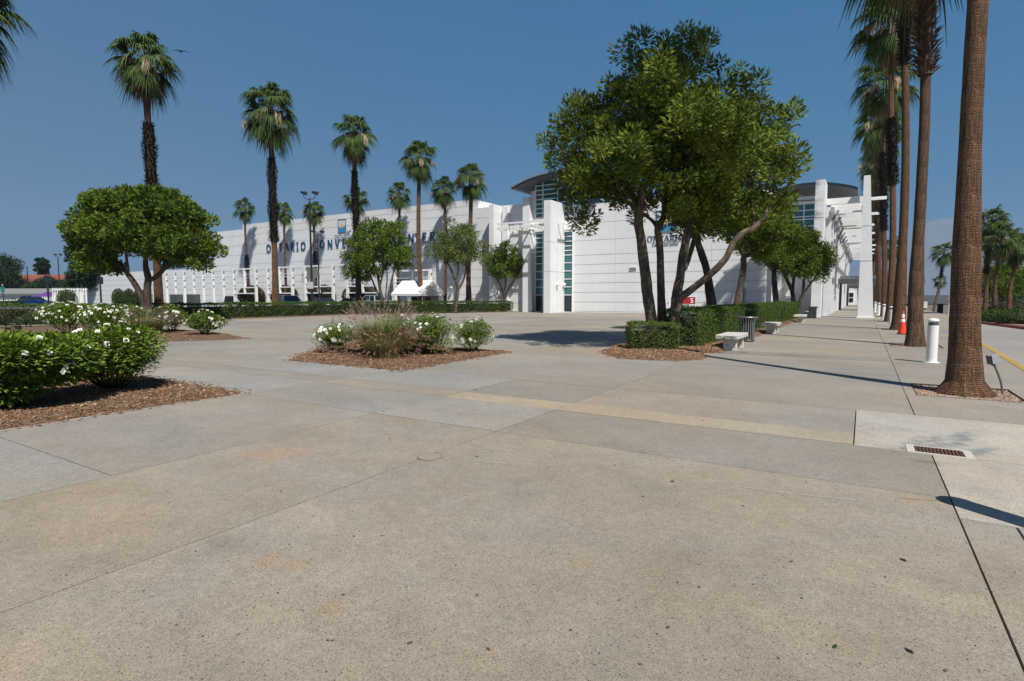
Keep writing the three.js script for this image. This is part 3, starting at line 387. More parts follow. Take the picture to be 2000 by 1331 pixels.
// fountain grass --------------------------------------------------
function fountainGrass(o) {
  const R = rng(o.seed), g = thing('fountain_grass', o.label, 'grass clump', o.pos, 0, o.group), S = new Soup(o.blades * 10), Q = new Soup(o.plumes * 60), [sx, sz] = o.spread;
  const blade = (soup, L, w, c, lean, base) => { const a = R() * 6.283, b = a + (R() - .5) * .8, x = Math.cos(b) * base * sx * Math.sqrt(R()), z = Math.sin(b) * base * sz * Math.sqrt(R()), ca = Math.cos(a), sa = Math.sin(a), l = lean * (.3 + R() * 1.1), v = .7 + R() * .6; const P = []; for (const t of [0, .35, .65, .85, 1]) P.push([x + ca * L * l * t * t, Math.max(.01, L * (t - l * .55 * t * t * t)), z + sa * L * l * t * t, w * (1.02 - t)]); soup.strip(P, -sa, 0, ca, c[0] * v, c[1] * v, c[2] * v); return [P[4], P[3], ca, sa, P]; };
  for (let i = 0; i < o.blades; i++) blade(S, o.h * (.55 + R() * .45), .013, R() < (o.dry ?? .25) ? [.32, .23, .11] : [.14, .20, .045], .75, .32);
  for (let i = 0; i < o.plumes; i++) { const pu = o.plumeC ?? [.34, .235, .19]; const [t, m] = blade(S, o.h * (.78 + R() * .34) * (o.pk ?? 1), .005, [.2, .16, .08], o.plean ?? .55, .3); let dx = t[0] - m[0], dy = t[1] - m[1], dz = t[2] - m[2]; const l = Math.hypot(dx, dy, dz); dx /= l; dy /= l; dz /= l; const PL = .15 + R() * .08, v = .7 + R() * .7; for (let k = 0; k < 22; k++) { const q = k / 22, d = rdir(R), rr = .014 * Math.sin(Math.PI * (.12 + q * .85)); S === Q || Q.leaf(t[0] + dx * PL * q, t[1] + dy * PL * q, t[2] + dz * PL * q, dx * .9 + d[0], dy * .9 + d[1], dz * .9 + d[2], d[2], d[0], d[1], .034 + rr, .010, pu[0] * v, pu[1] * v, pu[2] * v); } }
  part(g, 'blades', S.geo(), mDryLeaf).userData = { kind: 'stuff' }; part(g, 'plumes', Q.geo(), mDryLeaf).userData = { kind: 'stuff' };
  return g;
}
// clipped hedges: leaves over a woody core ------------------------
function hedge(name, label, o) {
  const R = rng(o.seed), g = thing(name, label, 'hedge', [0, 0, 0], 0, o.group), S = new Soup(4096), core = [];
  const P = o.path, w = o.w / 2, hh = o.h; let tot = 0;
  for (let i = 0; i < P.length - 1; i++) {
    const [ax, az] = P[i], [bx, bz] = P[i + 1], L = Math.hypot(bx - ax, bz - az), ux = (bx - ax) / L, uz = (bz - az) / L, nx = -uz, nz = ux, ry = Math.atan2(-uz, ux);
    core.push(box(L - .4, hh - .36, o.w - .3, 0, 0, 0).rotateY(ry).translate((ax + bx) / 2, .14 + (hh - .36) / 2, (az + bz) / 2));
    const put = (s, t, y, ox, oy, oz) => { // s along, t across
      const bump = (fbm((ax + ux * s + t) * 1.7, y * 2.1 + (az + uz * s) * 1.7, o.seed, 3) - .5) * (o.bump ?? .16) - Math.pow(R(), 1.5) * .1, x = ax + ux * s + nx * t + ox * bump, z = az + uz * s + nz * t + oz * bump, yy = y + oy * bump; if (yy < .04) return; const f = R(), v = .65 + R() * .7, hole = fbm(x * 3 + 7, yy * 4 + z * 3, o.seed + 9, 2); if (hole < .3) return; const d = rdir(R), c = o.c ?? [[.05, .10, .016], [.12, .185, .03]];
      S.leaf(x, yy, z, ox * .5 + d[0] * .8, oy * .5 + d[1] * .6 + .25, oz * .5 + d[2] * .8, ox * .6 + d[2] * .8, oy * .6 + .55 + d[0] * .4, oz * .6 + d[1] * .8, o.leafL * (.7 + R() * .6), o.leafL * (.5 + R() * .15), lerp(c[0][0], c[1][0], f) * v, lerp(c[0][1], c[1][1], f) * v, lerp(c[0][2], c[1][2], f) * v);
    };
    const nS = Math.round(L * hh * o.den), nT = Math.round(L * o.w * o.den * 1.1), nE = Math.round(o.w * hh * o.den);
    for (let k = 0; k < nS; k++) put(R() * L, w, .03 + R() * (hh - .05), nx, 0, nz); for (let k = 0; k < nS * (o.back ?? .5); k++) put(R() * L, -w, .08 + R() * (hh - .1), -nx, 0, -nz);
    for (let k = 0; k < nT; k++) put(R() * L, (R() * 2 - 1) * w, hh, 0, 1, 0);
    if (i === 0) for (let k = 0; k < nE; k++) put(0, (R() * 2 - 1) * w, .08 + R() * (hh - .1), -ux, 0, -uz); if (i === P.length - 2) for (let k = 0; k < nE; k++) put(L, (R() * 2 - 1) * w, .08 + R() * (hh - .1), ux, 0, uz);
    const st = []; for (let s = .3; s < L; s += (o.stems ?? .8)) for (const t of [-.4, .35]) st.push(tube([[ax + ux * s + nx * t * w, 0, az + uz * s + nz * t * w, .022], [ax + ux * s + nx * t * w + (R() - .5) * .1, .25, az + uz * s + nz * t * w + (R() - .5) * .1, .016]], 5, 1)); part(g, 'stems', merge(st), mBarkDark).userData = { kind: 'stuff' };
  }
  part(g, 'twig_core', merge(core), M(.026, .03, .014, { roughness: 1 })); part(g, 'foliage', S.geo(), mLeaf).userData = { kind: 'stuff' };
  return g;
}
// rounded clipped shrub
function ballShrub(name, label, pos, r, n, leafL, c, seed, group) {
  const R = rng(seed), g = thing(name, label, 'shrub', pos, 0, group), S = new Soup(n * 4);
  part(g, 'twig_core', new THREE.SphereGeometry(1, 20, 14).scale(r[0] * .86, r[1] * .86, r[2] * .86).translate(0, r[3], 0), M(.03, .028, .014, { roughness: 1 }));
  for (let i = 0; i < n; i++) { const d = rdir(R), q = .93 + R() * .12 + (fbm(d[0] * 2.5 + 5, d[1] * 2.5 + d[2] * 2.5, seed, 3) - .5) * .25; const y = r[3] + d[1] * r[1] * q; if (y < .12) continue; const f = R(), v = .6 + R() * .8, e = rdir(R); S.leaf(d[0] * r[0] * q, y, d[2] * r[2] * q, d[0] + e[0], d[1] + e[1] * .6 + .2, d[2] + e[2], d[0] + e[1], d[1] + .5, d[2] + e[0], leafL * (.7 + R() * .6), leafL * .55, lerp(c[0][0], c[1][0], f) * v, lerp(c[0][1], c[1][1], f) * v, lerp(c[0][2], c[1][2], f) * v); }
  part(g, 'foliage', S.geo(), mLeaf).userData = { kind: 'stuff' }; return g;
}
// measured limbs [x,y,z,radius] and crown volumes [x,y,z,rx,ry,rz], metres from each trunk
const treeData = {
  big: { pos: [-5.13, 0.0, -17.05], limbs: [[[-0.26,0.12,0.16,0.26],[-0.31,0.73,0.19,0.21],[-0.42,1.55,0.26,0.19],[-0.5,2.24,0.31,0.18],[-0.59,2.99,0.36,0.17],[-0.72,3.7,0.33,0.16],[-0.75,4.08,0.35,0.15],[-0.97,4.64,0.25,0.11],[-1.42,5.24,0.17,0.08],[-1.9,5.43,0.23,0.05],[-2.53,5.56,0.39,0.03]],[[-0.72,3.85,0.33,0.13],[-0.53,4.7,0.56,0.11],[-0.37,5.66,0.82,0.08],[-0.5,6.63,1.02,0.06],[-0.74,7.65,1.04,0.03]],[[-0.53,4.7,0.56,0.07],[-1.08,5.63,0.67,0.055],[-1.55,6.43,0.72,0.04],[-1.85,6.98,0.79,0.02]],[[-0.75,4.08,0.35,0.1],[-1.35,4.53,-0.34,0.07],[-2.2,4.79,-0.52,0.05],[-3.04,4.76,-0.35,0.03]],[[-0.08,0.1,-0.31,0.2],[-0.13,0.84,-0.27,0.17],[-0.17,1.55,-0.25,0.15],[-0.2,2.39,-0.23,0.14],[-0.25,3.23,-0.2,0.13],[-0.3,3.65,-0.17,0.12],[-0.16,3.95,-0.26,0.1],[-0.21,4.69,-0.58,0.08],[-0.27,6.08,-1.24,0.06],[-0.21,7.4,-1.51,0.04]],[[-0.3,3.65,-0.17,0.08],[-0.66,3.96,-0.65,0.06],[-1.21,4.3,-1.14,0.04]],[[0.31,0.13,-0.07,0.25],[0.31,0.77,-0.07,0.21],[0.35,1.4,-0.1,0.2],[0.37,1.78,-0.11,0.18],[0.39,2.1,-0.24,0.16],[0.43,2.55,-0.26,0.15],[0.5,3.03,-0.31,0.145],[0.58,3.53,-0.36,0.135],[0.63,4.15,-0.51,0.12],[0.72,5.08,-0.68,0.11],[0.85,6.23,-0.52,0.09],[0.77,7.33,-0.24,0.06],[0.65,8.3,-0.05,0.03]],[[0.38,2.32,-0.35,0.11],[0.45,2.49,-0.63,0.1],[0.51,2.91,-0.91,0.095],[0.57,3.38,-1.18,0.09],[0.85,4.45,-1.7,0.08],[1.24,5.62,-2.29,0.06],[1.6,6.92,-2.64,0.04]],[[0.72,5.08,-0.68,0.08],[0.34,6.13,-0.45,0.06],[0.09,7.14,-0.17,0.04],[-0.02,7.98,0.01,0.02]],[[0.75,5.53,-0.7,0.08],[1.33,6.55,-0.94,0.06],[1.64,7.29,-1.13,0.03]],[[0.35,1.47,-0.1,0.15],[0.6,1.64,-0.14,0.13],[0.91,1.87,-0.09,0.12],[1.22,2.11,-0.05,0.115],[1.54,2.4,-0.01,0.11],[1.76,2.68,-0.03,0.105],[1.92,3.09,-0.13,0.1],[2.14,3.36,-0.26,0.095],[2.39,3.53,-0.54,0.09],[2.65,3.95,-0.81,0.08],[2.82,4.4,-1.04,0.07],[3.02,4.62,-1.28,0.05],[3.25,4.96,-1.54,0.035],[3.41,5.17,-1.64,0.02]],[[2.39,3.53,-0.54,0.06],[2.21,4.55,-1.13,0.05],[2.18,5.68,-1.58,0.04],[2.33,6.61,-1.79,0.025]],[[2.82,4.4,-1.04,0.05],[2.76,5.17,-1.23,0.04],[2.82,6.14,-1.39,0.02]]], blobs: [[-0.21,7.98,0.13,1.47,1.16,1.08],[0.48,8.56,-0.29,0.85,0.74,0.77],[-1.35,6.67,0.83,1.7,1.16,1.24],[-2.37,6.16,1.11,1.02,1.1,0.95],[-0.31,5.93,0.19,1.55,1.7,1.7],[-1.74,5.04,0.61,1.35,0.71,1.11],[-2.78,4.89,0.78,0.52,0.65,0.49],[-2.35,3.92,0.74,0.45,0.45,0.38],[1.22,6.67,-0.75,1.39,1.7,1.39],[1.84,7.4,-1.14,0.7,0.93,0.7],[2.56,5.88,-1.35,0.95,1.15,0.84],[1.78,5.04,-1.1,1.39,1.32,1.39],[0.57,4.62,-0.59,1.33,1.02,1.25],[1.22,3.88,-1.11,0.95,0.71,0.79],[3.18,5.1,-1.49,0.42,0.53,0.3],[2.59,4.21,-1.01,0.68,0.75,0.6],[3.05,6.79,-1.53,0.38,0.46,0.38],[-0.87,4.38,-0.17,0.64,0.56,0.72],[0.59,6.71,2.45,0.8,0.67,0.93],[2.18,5.65,1.94,0.65,0.58,0.78],[-0.16,5.38,2.92,0.87,0.67,1.07],[1.58,6.01,2.79,0.63,0.57,0.76],[2.56,5.19,1.24,0.6,0.67,0.8],[-0.87,7.16,-2.05,1.92,1.66,1.22],[0.7,6.37,-3.25,1.77,1.5,1.24],[-1.94,6.11,-1.15,1.21,0.95,0.95]] },
  t1385: { pos: [-5.5, 0.0, -25.05], limbs: [[[0.04,-0.37,-0.02,0.24],[0.01,1.03,-0.01,0.2],[-0.11,1.94,0.07,0.18],[-0.22,2.72,0.13,0.16],[-0.4,3.34,0.25,0.15],[-0.56,3.87,0.34,0.13],[-0.64,4.58,0.16,0.1],[-0.52,5.47,-0.15,0.06],[-0.23,6.34,-0.45,0.03]],[[-0.5,3.7,0.31,0.1],[-1.11,4.65,-0.25,0.07],[-1.37,5.56,-0.33,0.04]]], blobs: [[-0.63,5.45,0.03,1.21,1.1,1.32],[-0.08,5.09,-0.89,1.01,1.01,1.01],[-1.32,5.15,-0.59,0.8,0.8,0.8],[-0.09,6.09,-0.3,0.88,0.84,0.88]] },
  t1445: { pos: [-5.74, 0.0, -31.95], limbs: [[[-0.02,-0.3,0.01,0.25],[-0.03,0.95,0.02,0.22],[0.15,2.01,-0.09,0.19],[0.26,3.17,-0.16,0.18],[0.27,3.62,-0.16,0.17],[0.55,4.13,-0.34,0.13],[0.85,4.96,-0.52,0.1],[1.01,5.87,-0.97,0.07],[1.08,6.69,-1.14,0.04]],[[0.27,3.62,-0.16,0.1],[0.86,3.79,0.17,0.08],[1.34,4.12,0.35,0.06],[1.69,4.65,0.25,0.04]],[[0.27,3.54,-0.17,0.09],[-0.19,4.43,-0.71,0.06],[-0.39,5.42,-0.94,0.04]]], blobs: [[1.02,5.86,-0.87,1.31,1.23,1.31],[0.31,5.35,-0.66,1.1,1.1,1.16],[1.53,4.94,-0.01,0.93,1.01,0.95],[0.92,4.21,-0.21,1.08,0.67,1.08]] },
  t1515: { pos: [-5.38, 0.0, -45.46], limbs: [[[0.03,0.06,-0.02,0.3],[-0.04,1.07,0.03,0.26],[-0.19,2.29,0.12,0.24],[-0.26,3.4,0.16,0.21],[-0.28,4.14,0.17,0.16],[-0.48,5.27,-0.05,0.1],[-0.8,6.4,-0.09,0.05]],[[-0.27,3.59,0.16,0.14],[-0.59,4.29,0.95,0.1],[-0.81,4.81,1.44,0.05]],[[-0.26,3.4,0.16,0.13],[0.16,4.36,-0.68,0.09],[0.5,5.29,-1.01,0.05]]], blobs: [[-0.42,5.81,0.03,1.69,1.5,1.8],[0.35,5.65,-0.69,1.43,1.43,1.51],[-1.08,5.02,1.26,1.03,0.92,1.11],[0.12,4.51,-0.07,1.5,0.93,1.5]] },
  t1550: { pos: [-4.3, 0.0, -45.78], limbs: [[[0.06,0.11,-0.04,0.22],[-0.03,1.07,0.02,0.2],[-0.16,2.03,0.1,0.18],[-0.6,3.02,0.37,0.14],[-0.79,3.96,0.13,0.1],[-0.67,4.88,-0.06,0.05]],[[-0.12,1.73,0.07,0.14],[-0.05,3.02,0.03,0.12],[0.16,3.96,-0.45,0.09],[0.18,5.24,-0.46,0.05]]], blobs: [[0.13,5.23,-0.31,1.49,1.42,1.57],[-0.25,4.1,0.51,1.33,1.03,1.4],[0.78,4.5,-0.72,1.19,1.27,1.27]] },
  t1565: { pos: [-3.88, 0.0, -45.56], limbs: [[[-0.03,0.13,0.37,0.2],[-0.0,1.08,0.35,0.17],[0.19,1.84,0.24,0.14],[0.21,3.0,0.22,0.1],[0.45,3.9,-0.04,0.07],[0.57,4.63,-0.24,0.04]],[[0.13,1.66,0.27,0.1],[0.61,2.45,0.09,0.08],[1.02,3.17,-0.04,0.06],[1.33,4.06,-0.12,0.03]],[[0.61,2.45,0.09,0.06],[0.46,3.16,0.65,0.05],[0.82,3.69,0.55,0.03]]], blobs: [[0.75,4.26,-0.11,1.17,1.17,1.24],[1.3,4.61,-0.33,0.62,0.87,0.73],[1.18,2.99,-0.14,0.65,0.51,0.65],[0.17,3.53,0.36,1.16,0.8,1.09]] },
  left: { pos: [-36.46, 0.0, -17.44], limbs: [[[-0.08,-0.01,0.05,0.42],[-0.09,0.94,0.06,0.36],[-0.31,1.79,0.19,0.3],[-0.67,2.55,0.41,0.27],[-1.08,3.22,0.67,0.24],[-1.65,3.62,0.78,0.2],[-2.31,4.47,0.84,0.14],[-3.19,5.26,1.03,0.09],[-3.92,5.9,1.25,0.05]],[[0.08,-0.01,-0.05,0.42],[0.07,1.09,-0.04,0.38],[0.09,2.16,-0.06,0.36],[0.16,2.61,-0.1,0.34],[0.06,3.37,-0.04,0.25],[0.15,4.12,-0.09,0.21],[0.28,4.89,-0.41,0.17],[0.4,6.11,-0.6,0.12],[0.52,7.16,-0.68,0.06]],[[0.16,2.52,-0.1,0.25],[0.58,2.73,-0.36,0.24],[0.99,3.22,-0.61,0.22],[1.4,3.76,-0.86,0.2],[2.11,4.19,-0.95,0.16],[2.97,4.68,-1.25,0.11],[3.72,5.11,-1.59,0.06]],[[-0.84,2.92,0.52,0.15],[-0.55,3.65,0.69,0.14],[-0.39,4.53,0.83,0.12],[-0.43,5.7,0.97,0.08],[-0.63,6.87,1.1,0.04]],[[0.11,3.82,-0.07,0.15],[-1.31,4.97,-0.36,0.12],[-1.8,6.24,-0.42,0.08],[-1.86,7.32,-0.38,0.04]],[[1.88,4.11,-0.92,0.12],[1.1,5.24,-1.38,0.1],[1.07,6.48,-1.6,0.05]]], blobs: [[-1.55,6.96,0.96,1.47,1.16,1.84],[-0.27,6.96,0.17,1.53,1.1,1.84],[1.01,6.82,-0.62,1.53,1.16,1.84],[2.13,6.07,-1.32,1.38,1.23,1.84],[-3.0,6.37,1.85,0.8,0.8,1.07],[-2.54,5.17,1.57,1.38,1.38,1.84],[-0.98,5.47,0.61,1.68,1.53,2.6],[0.56,5.32,-0.35,1.68,1.53,2.6],[1.95,4.72,-1.21,1.68,1.23,2.14],[3.11,4.57,-1.92,0.8,0.98,1.23],[-2.22,3.67,1.37,1.07,0.8,1.53],[-3.29,5.62,2.03,0.55,0.55,0.67],[2.69,3.67,-1.66,0.74,0.67,1.07],[0.45,4.03,-1.22,1.25,0.69,1.25]] },
  t745: { pos: [-38.01, 0.0, -38.81], limbs: [[[-0.3,0.02,-0.17,0.32],[-0.33,0.83,-0.15,0.3],[-0.51,2.27,-0.04,0.24],[-0.69,3.69,0.07,0.2],[-1.18,4.79,0.14,0.14],[-1.77,5.84,0.39,0.07]],[[-0.36,1.07,-0.13,0.16],[-1.28,2.51,-0.15,0.13],[-1.81,3.72,-0.05,0.11],[-2.36,4.69,0.05,0.06]],[[-0.5,2.5,-0.04,0.15],[-0.02,4.15,0.01,0.13],[-0.12,5.8,0.07,0.09],[-0.22,7.2,0.13,0.05]],[[0.64,0.04,0.19,0.17],[0.69,1.08,0.16,0.15],[0.88,2.49,0.05,0.13],[1.13,3.66,-0.11,0.11],[1.31,5.06,-0.22,0.08],[1.5,6.46,-0.46,0.04]],[[0.24,1.31,0.08,0.1],[0.08,3.22,-0.4,0.09],[-0.08,4.89,-0.54,0.06]]], blobs: [[-0.38,7.2,0.23,1.62,1.53,2.15],[-1.95,5.82,0.85,1.54,1.54,1.92],[0.84,6.48,-0.28,1.71,1.81,2.14],[-0.53,5.09,0.33,2.39,1.62,2.86],[-2.66,4.41,1.17,1.06,1.06,1.2],[1.69,5.07,-0.69,1.04,1.42,1.33],[-1.38,3.69,0.5,1.2,0.72,1.2]] },
  t888: { pos: [-34.06, 0.0, -44.43], limbs: [[[0.04,0.0,-0.03,0.3],[0.09,0.8,-0.06,0.25],[0.27,2.2,-0.17,0.22],[0.11,3.04,-0.06,0.16],[-0.23,4.04,0.14,0.13],[-0.64,5.03,0.4,0.09],[-1.19,6.03,0.5,0.05]],[[0.27,2.2,-0.17,0.17],[0.7,3.04,-0.43,0.14],[0.92,4.04,-0.57,0.12],[1.05,5.27,-0.65,0.08],[1.28,6.52,-1.03,0.04]],[[0.1,2.94,-0.06,0.1],[0.02,4.31,-0.6,0.09],[-0.11,5.81,-0.63,0.06],[-0.23,7.3,-0.56,0.03]]], blobs: [[0.13,7.39,-0.08,1.71,1.41,2.01],[-1.06,6.01,0.66,1.35,1.3,1.61],[1.4,6.75,-0.86,1.61,1.71,1.91],[0.33,5.77,-0.21,2.11,1.1,2.26],[2.12,6.03,-1.55,0.76,0.91,0.91]] },
  t985: { pos: [-31.96, 0.0, -50.19], limbs: [[[-0.05,0.0,0.03,0.24],[0.0,1.55,-0.0,0.2],[-0.18,2.3,0.11,0.15],[-0.5,3.15,0.31,0.11],[-1.0,3.94,0.5,0.06]],[[0.0,1.55,-0.0,0.14],[0.5,2.61,-0.31,0.12],[1.05,3.68,-0.65,0.08],[1.45,4.74,-1.01,0.04]],[[0.0,1.98,-0.0,0.11],[-0.02,3.69,-0.34,0.09],[-0.11,5.28,-0.28,0.05]]], blobs: [[0.14,5.79,-0.09,1.61,1.18,1.72],[-1.04,4.47,0.64,0.96,0.96,1.18],[1.36,5.0,-0.84,1.07,1.18,1.29],[0.23,4.47,-0.14,1.82,0.86,1.82]] },
  round: { pos: [16.21, 0.0, -99.36], limbs: [[[-0.17,-0.63,0.11,0.45],[-0.38,0.87,0.23,0.4],[-0.74,2.23,0.46,0.3],[-1.4,3.59,0.86,0.2],[-2.03,4.6,1.26,0.1]],[[-0.38,1.01,0.24,0.3],[0.13,2.23,-0.08,0.25],[0.92,3.59,-0.57,0.15],[1.44,4.6,-0.89,0.08]],[[-0.53,1.55,0.33,0.25],[-0.24,3.59,0.15,0.2],[-0.34,5.28,0.21,0.1]]], blobs: [[-0.59,4.6,0.36,2.4,1.78,2.74],[-2.27,3.59,1.4,1.64,1.92,2.05],[1.19,3.93,-0.74,1.92,1.92,2.19],[-0.49,2.91,0.3,3.42,1.51,3.08]] }
};
// ---------------------------------------------------------------- plants: placed
const cFern = [[.045, .085, .008], [.19, .24, .022]], cBright = [[.04, .09, .008], [.165, .235, .02]], cOlive = [[.08, .115, .022], [.19, .23, .06]], cDark = [[.02, .042, .016], [.05, .08, .03]];
function T(key, o) { const d = treeData[key]; return tree({ ...d, flat: .85, cA: o.c[0], cB: o.c[1], ...o }); }
T('big', { seed: 11, label: 'tall tree with three leaning trunks rising behind the small box hedge', bark: mBark, c: cFern, clumps: 520, clR: .3, leaves: 145, leafL: .15, leafW: .055, gap: 1.25, flat: .95, thin: .85 });
const gp = 'trees in the hedge bed beside the benches';
T('t1385', { seed: 12, label: 'tree with one left-leaning trunk behind the long hedge, crossed by a bough', bark: mBarkDark, c: cFern, clumps: 100, clR: .4, leaves: 210, leafL: .15, leafW: .05, group: gp });
T('t1445', { seed: 13, label: 'tree with a pruned brown trunk leaning right, midway along the long hedge', bark: mBark, c: cFern, clumps: 110, clR: .4, leaves: 170, leafL: .16, leafW: .06, thin: .85, group: gp });
T('t1515', { seed: 14, label: 'single-trunk dark tree at the far end of the hedge, left of the forked ones', bark: mBarkDark, c: cFern, clumps: 120, clR: .45, leaves: 150, leafL: .18, leafW: .075, thin: .8, far: 1, group: gp });
T('t1550', { seed: 15, label: 'forked tree at the hedge end in front of the teal windows', bark: mBarkDark, c: cFern, clumps: 90, clR: .42, leaves: 150, leafL: .18, leafW: .075, thin: .8, far: 1, group: gp });
T('t1565', { seed: 16, label: 'spreading small tree nearest the white pylon at the end of the hedge', bark: mBarkDark, c: cBright, clumps: 75, clR: .36, leaves: 120, leafL: .17, leafW: .07, thin: .8, far: 1, group: gp });
T('left', { seed: 17, label: 'broad round-headed tree with forking trunk on the left by the hedge', bark: mBarkDark, c: cBright, clumps: 330, clR: .37, leaves: 130, leafL: .22, leafW: .12, far: 1, gap: 1.2, thin: .58, nodeR: 1.3, slim: .97, lobe: .8 });
T('t745', { seed: 18, label: 'dense green multi-stem tree at the hedge in front of the wall lettering', bark: mBarkGrey, c: cBright, clumps: 150, clR: .42, leaves: 130, leafL: .2, leafW: .1, thin: .62, gap: 1.15, far: 1 });
T('t888', { seed: 19, label: 'pale olive thin-crowned forked tree in front of the hedge', bark: mBarkGrey, c: cOlive, clumps: 140, clR: .38, leaves: 75, gap: 1.0, leafL: .19, leafW: .085, thin: .75, far: 1 });
T('t985', { seed: 20, label: 'smallest round tree at the right end of the far hedge', bark: mBarkDark, c: cBright, clumps: 90, clR: .36, leaves: 100, gap: 1.0, leafL: .2, leafW: .1, thin: .65, far: 1 });
T('round', { seed: 21, label: 'large round green tree behind the palms of the road island', bark: mBarkDark, c: cBright, clumps: 230, clR: .62, leaves: 110, leafL: .26, leafW: .12, far: 1, pos: [16.2, -.3, -99.4] });
const farTree = (label, pos, h, r, seed, c, n = 130, bl) => tree({ label, pos, seed, bark: mBarkDark, far: 1, limbs: [[[0, 0, 0, .45], [.2, h * .3, 0, .36], [-.1, h * .6, .2, .22], [0, h * .9, 0, .06]], [[0, h * .35, 0, .2], [r * .4, h * .6, .3, .1], [r * .6, h * .75, .3, .04]], [[0, h * .4, 0, .2], [-r * .4, h * .6, -.3, .1], [-r * .6, h * .72, -.3, .04]]], blobs: bl ?? [[0, h * .75, 0, r * .75, h * .25, r * .75], [-r * .5, h * .55, 0, r * .55, h * .22, r * .6], [r * .5, h * .55, 0, r * .55, h * .22, r * .6], [0, h * .4, 0, r * .8, h * .2, r * .8]], clumps: n, clR: r * .24, gap: .7, leaves: 150, leafL: .5, leafW: .26, cA: c[0], cB: c[1] });
farTree('tall dark eucalyptus behind the left end of the low white wing', [-128, -.1, -51.5], 13, 4.6, 31, cDark, 190);
farTree('dark rounded tree at the far left edge of the picture', [-207, -.1, -60.5], 12.8, 6.5, 32, cDark, 150);
farTree('low spreading tree in front of the red tiled roof', [-176, -.1, -61.5], 5.6, 6, 33, cDark, 120);
farTree('small far pine above the red roof, left one', [-228, -.1, -78], 14.2, 2, 34, cDark, 46, [[0, 11, 0, 1.9, 3, 1.9]]);
farTree('small far pine above the red roof, right one', [-222, -.1, -86], 14.8, 2.2, 35, cDark, 56, [[0, 10.6, 0, 2.3, 1.6, 2.3], [0, 13.2, 0, 1.5, 1.6, 1.5]]);

// ---- hedges and clipped shrubs
hedge('box_hedge', 'small low box hedge at the foot of the three-trunk tree', { seed: 41, path: [[-5.62, -15.4], [-4.5, -16.05]], w: 1.0, h: .82, den: 1500, leafL: .05, bump: .22, c: [[.06, .105, .016], [.19, .24, .05]] });
hedge('long_hedge', 'long clipped hedge running behind the white benches', { seed: 42, path: [[-4.75, -16.9], [-4.8, -26], [-4.72, -36], [-4.6, -46.2]], w: 1.4, h: 1.14, den: 900, leafL: .052, bump: .24, c: [[.045, .10, .014], [.13, .2, .03]], back: .3 });
hedge('far_hedge', 'long dark green hedge between plaza and car park', { seed: 43, path: [[-38.3, -14.6], [-38.5, -26], [-38.6, -37], [-34.9, -44.2], [-31.3, -50.2]], w: 1.5, h: 1.08, den: 430, leafL: .095, back: .4, bump: .25 });
hedge('far_hedge', 'dark hedge at the left edge behind the white rose shrubs', { seed: 44, path: [[-36.4, -1], [-36.2, -13.2]], w: 1.5, h: 1.15, den: 420, leafL: .075, back: .4 });
hedge('clipped_hedge', 'dark clipped hedge in front of the low white building on the left', { seed: 45, path: [[-117.5, -30], [-113.2, -35.9]], w: 1.2, h: 1.15, den: 60, leafL: .2, back: 0 });
const olive = [[.05, .048, .016], [.12, .10, .035]];
[[-74.2, 2.35, 'leftmost'], [-66.8, 2.15, 'second from left'], [-59.6, 2.4, 'third from left'], [-52.3, 2.5, 'rightmost']].forEach(([x, r, w], i) => ballShrub('ball_shrub', `brown-green ball shrub against the white wall behind the trellis, ${w}`, [x, -.1, -49.45], [r, 1.35, 1.25, 1.75], 5200, .17, olive, 46 + i, 'ball shrubs along the hall wall'));
const clip = [[.04, .085, .014], [.08, .14, .025]];
[[-100.2, -37, 1.15, 'widest, beside the white slatted fence'], [-87.3, -38.2, .68, 'narrow, right of the wide clipped block'], [-86, -38.9, .7, 'middle, behind the left tree'], [-84.7, -39.7, .7, 'right, behind the left tree']].forEach(([x, z, r, w], i) => ballShrub('clipped_shrub', `upright clipped green shrub, ${w}`, [x, -.1, z], [r, 1.35, r, 1.3], 2200, .16, clip, 56 + i, 'clipped shrubs before the low wing'));

// ---- roses and fountain grass in the mulch beds
rose({ seed: 61, label: 'large leafy rose shrub with few white blooms at the left edge', pos: [-9.95, .03, -2.95], r: [.9, .5, .84], cy: .64, leaves: 18000, leafL: .08, flowers: 14, shoots: 14, canes: 22 });
rose({ seed: 62, label: 'wide leafy rose shrub with bare lower canes, right of the edge one', pos: [-10.35, .03, -4.4], r: [.86, .48, .9], cy: .62, leaves: 11875, leafL: .066, flowers: 20, shoots: 8, canes: 30 });
rose({ seed: 63, label: 'compact white-flowered rose left of the fountain grass', pos: [-12.2, .04, -10.55], r: [.68, .4, .64], cy: .52, leaves: 6375, flowers: 44, shoots: 4, fs: 1.1 });
rose({ seed: 64, label: 'taller white-flowered rose just right of the fountain grass', pos: [-9.45, .04, -11.45], r: [.6, .46, .6], cy: .58, leaves: 6162, flowers: 42, shoots: 8, fs: 1.05 });
rose({ seed: 65, label: 'white-flowered rose at the right tip of the middle bed', pos: [-9.12, .04, -12.75], r: [.55, .39, .55], cy: .49, leaves: 5312, flowers: 42, shoots: 6, fs: 1.05 });
rose({ seed: 66, label: 'white rose half hidden behind the fountain grass', pos: [-12.3, .04, -12.9], r: [.55, .4, .5], cy: .62, leaves: 3825, flowers: 18, shoots: 5, fs: 1.2 });
rose({ seed: 67, label: 'round white rose shrub, left of the pair in the back bed', pos: [-25.5, .04, -13.2], r: [.8, .46, .8], cy: .68, leaves: 5200, leafL: .08, flowers: 60, shoots: 4, fs: 1.35 });
rose({ seed: 68, label: 'round white rose shrub, right of the pair in the back bed', pos: [-22.35, .04, -12.82], r: [.7, .4, .7], cy: .56, leaves: 4600, leafL: .08, flowers: 55, shoots: 4, fs: 1.3 });
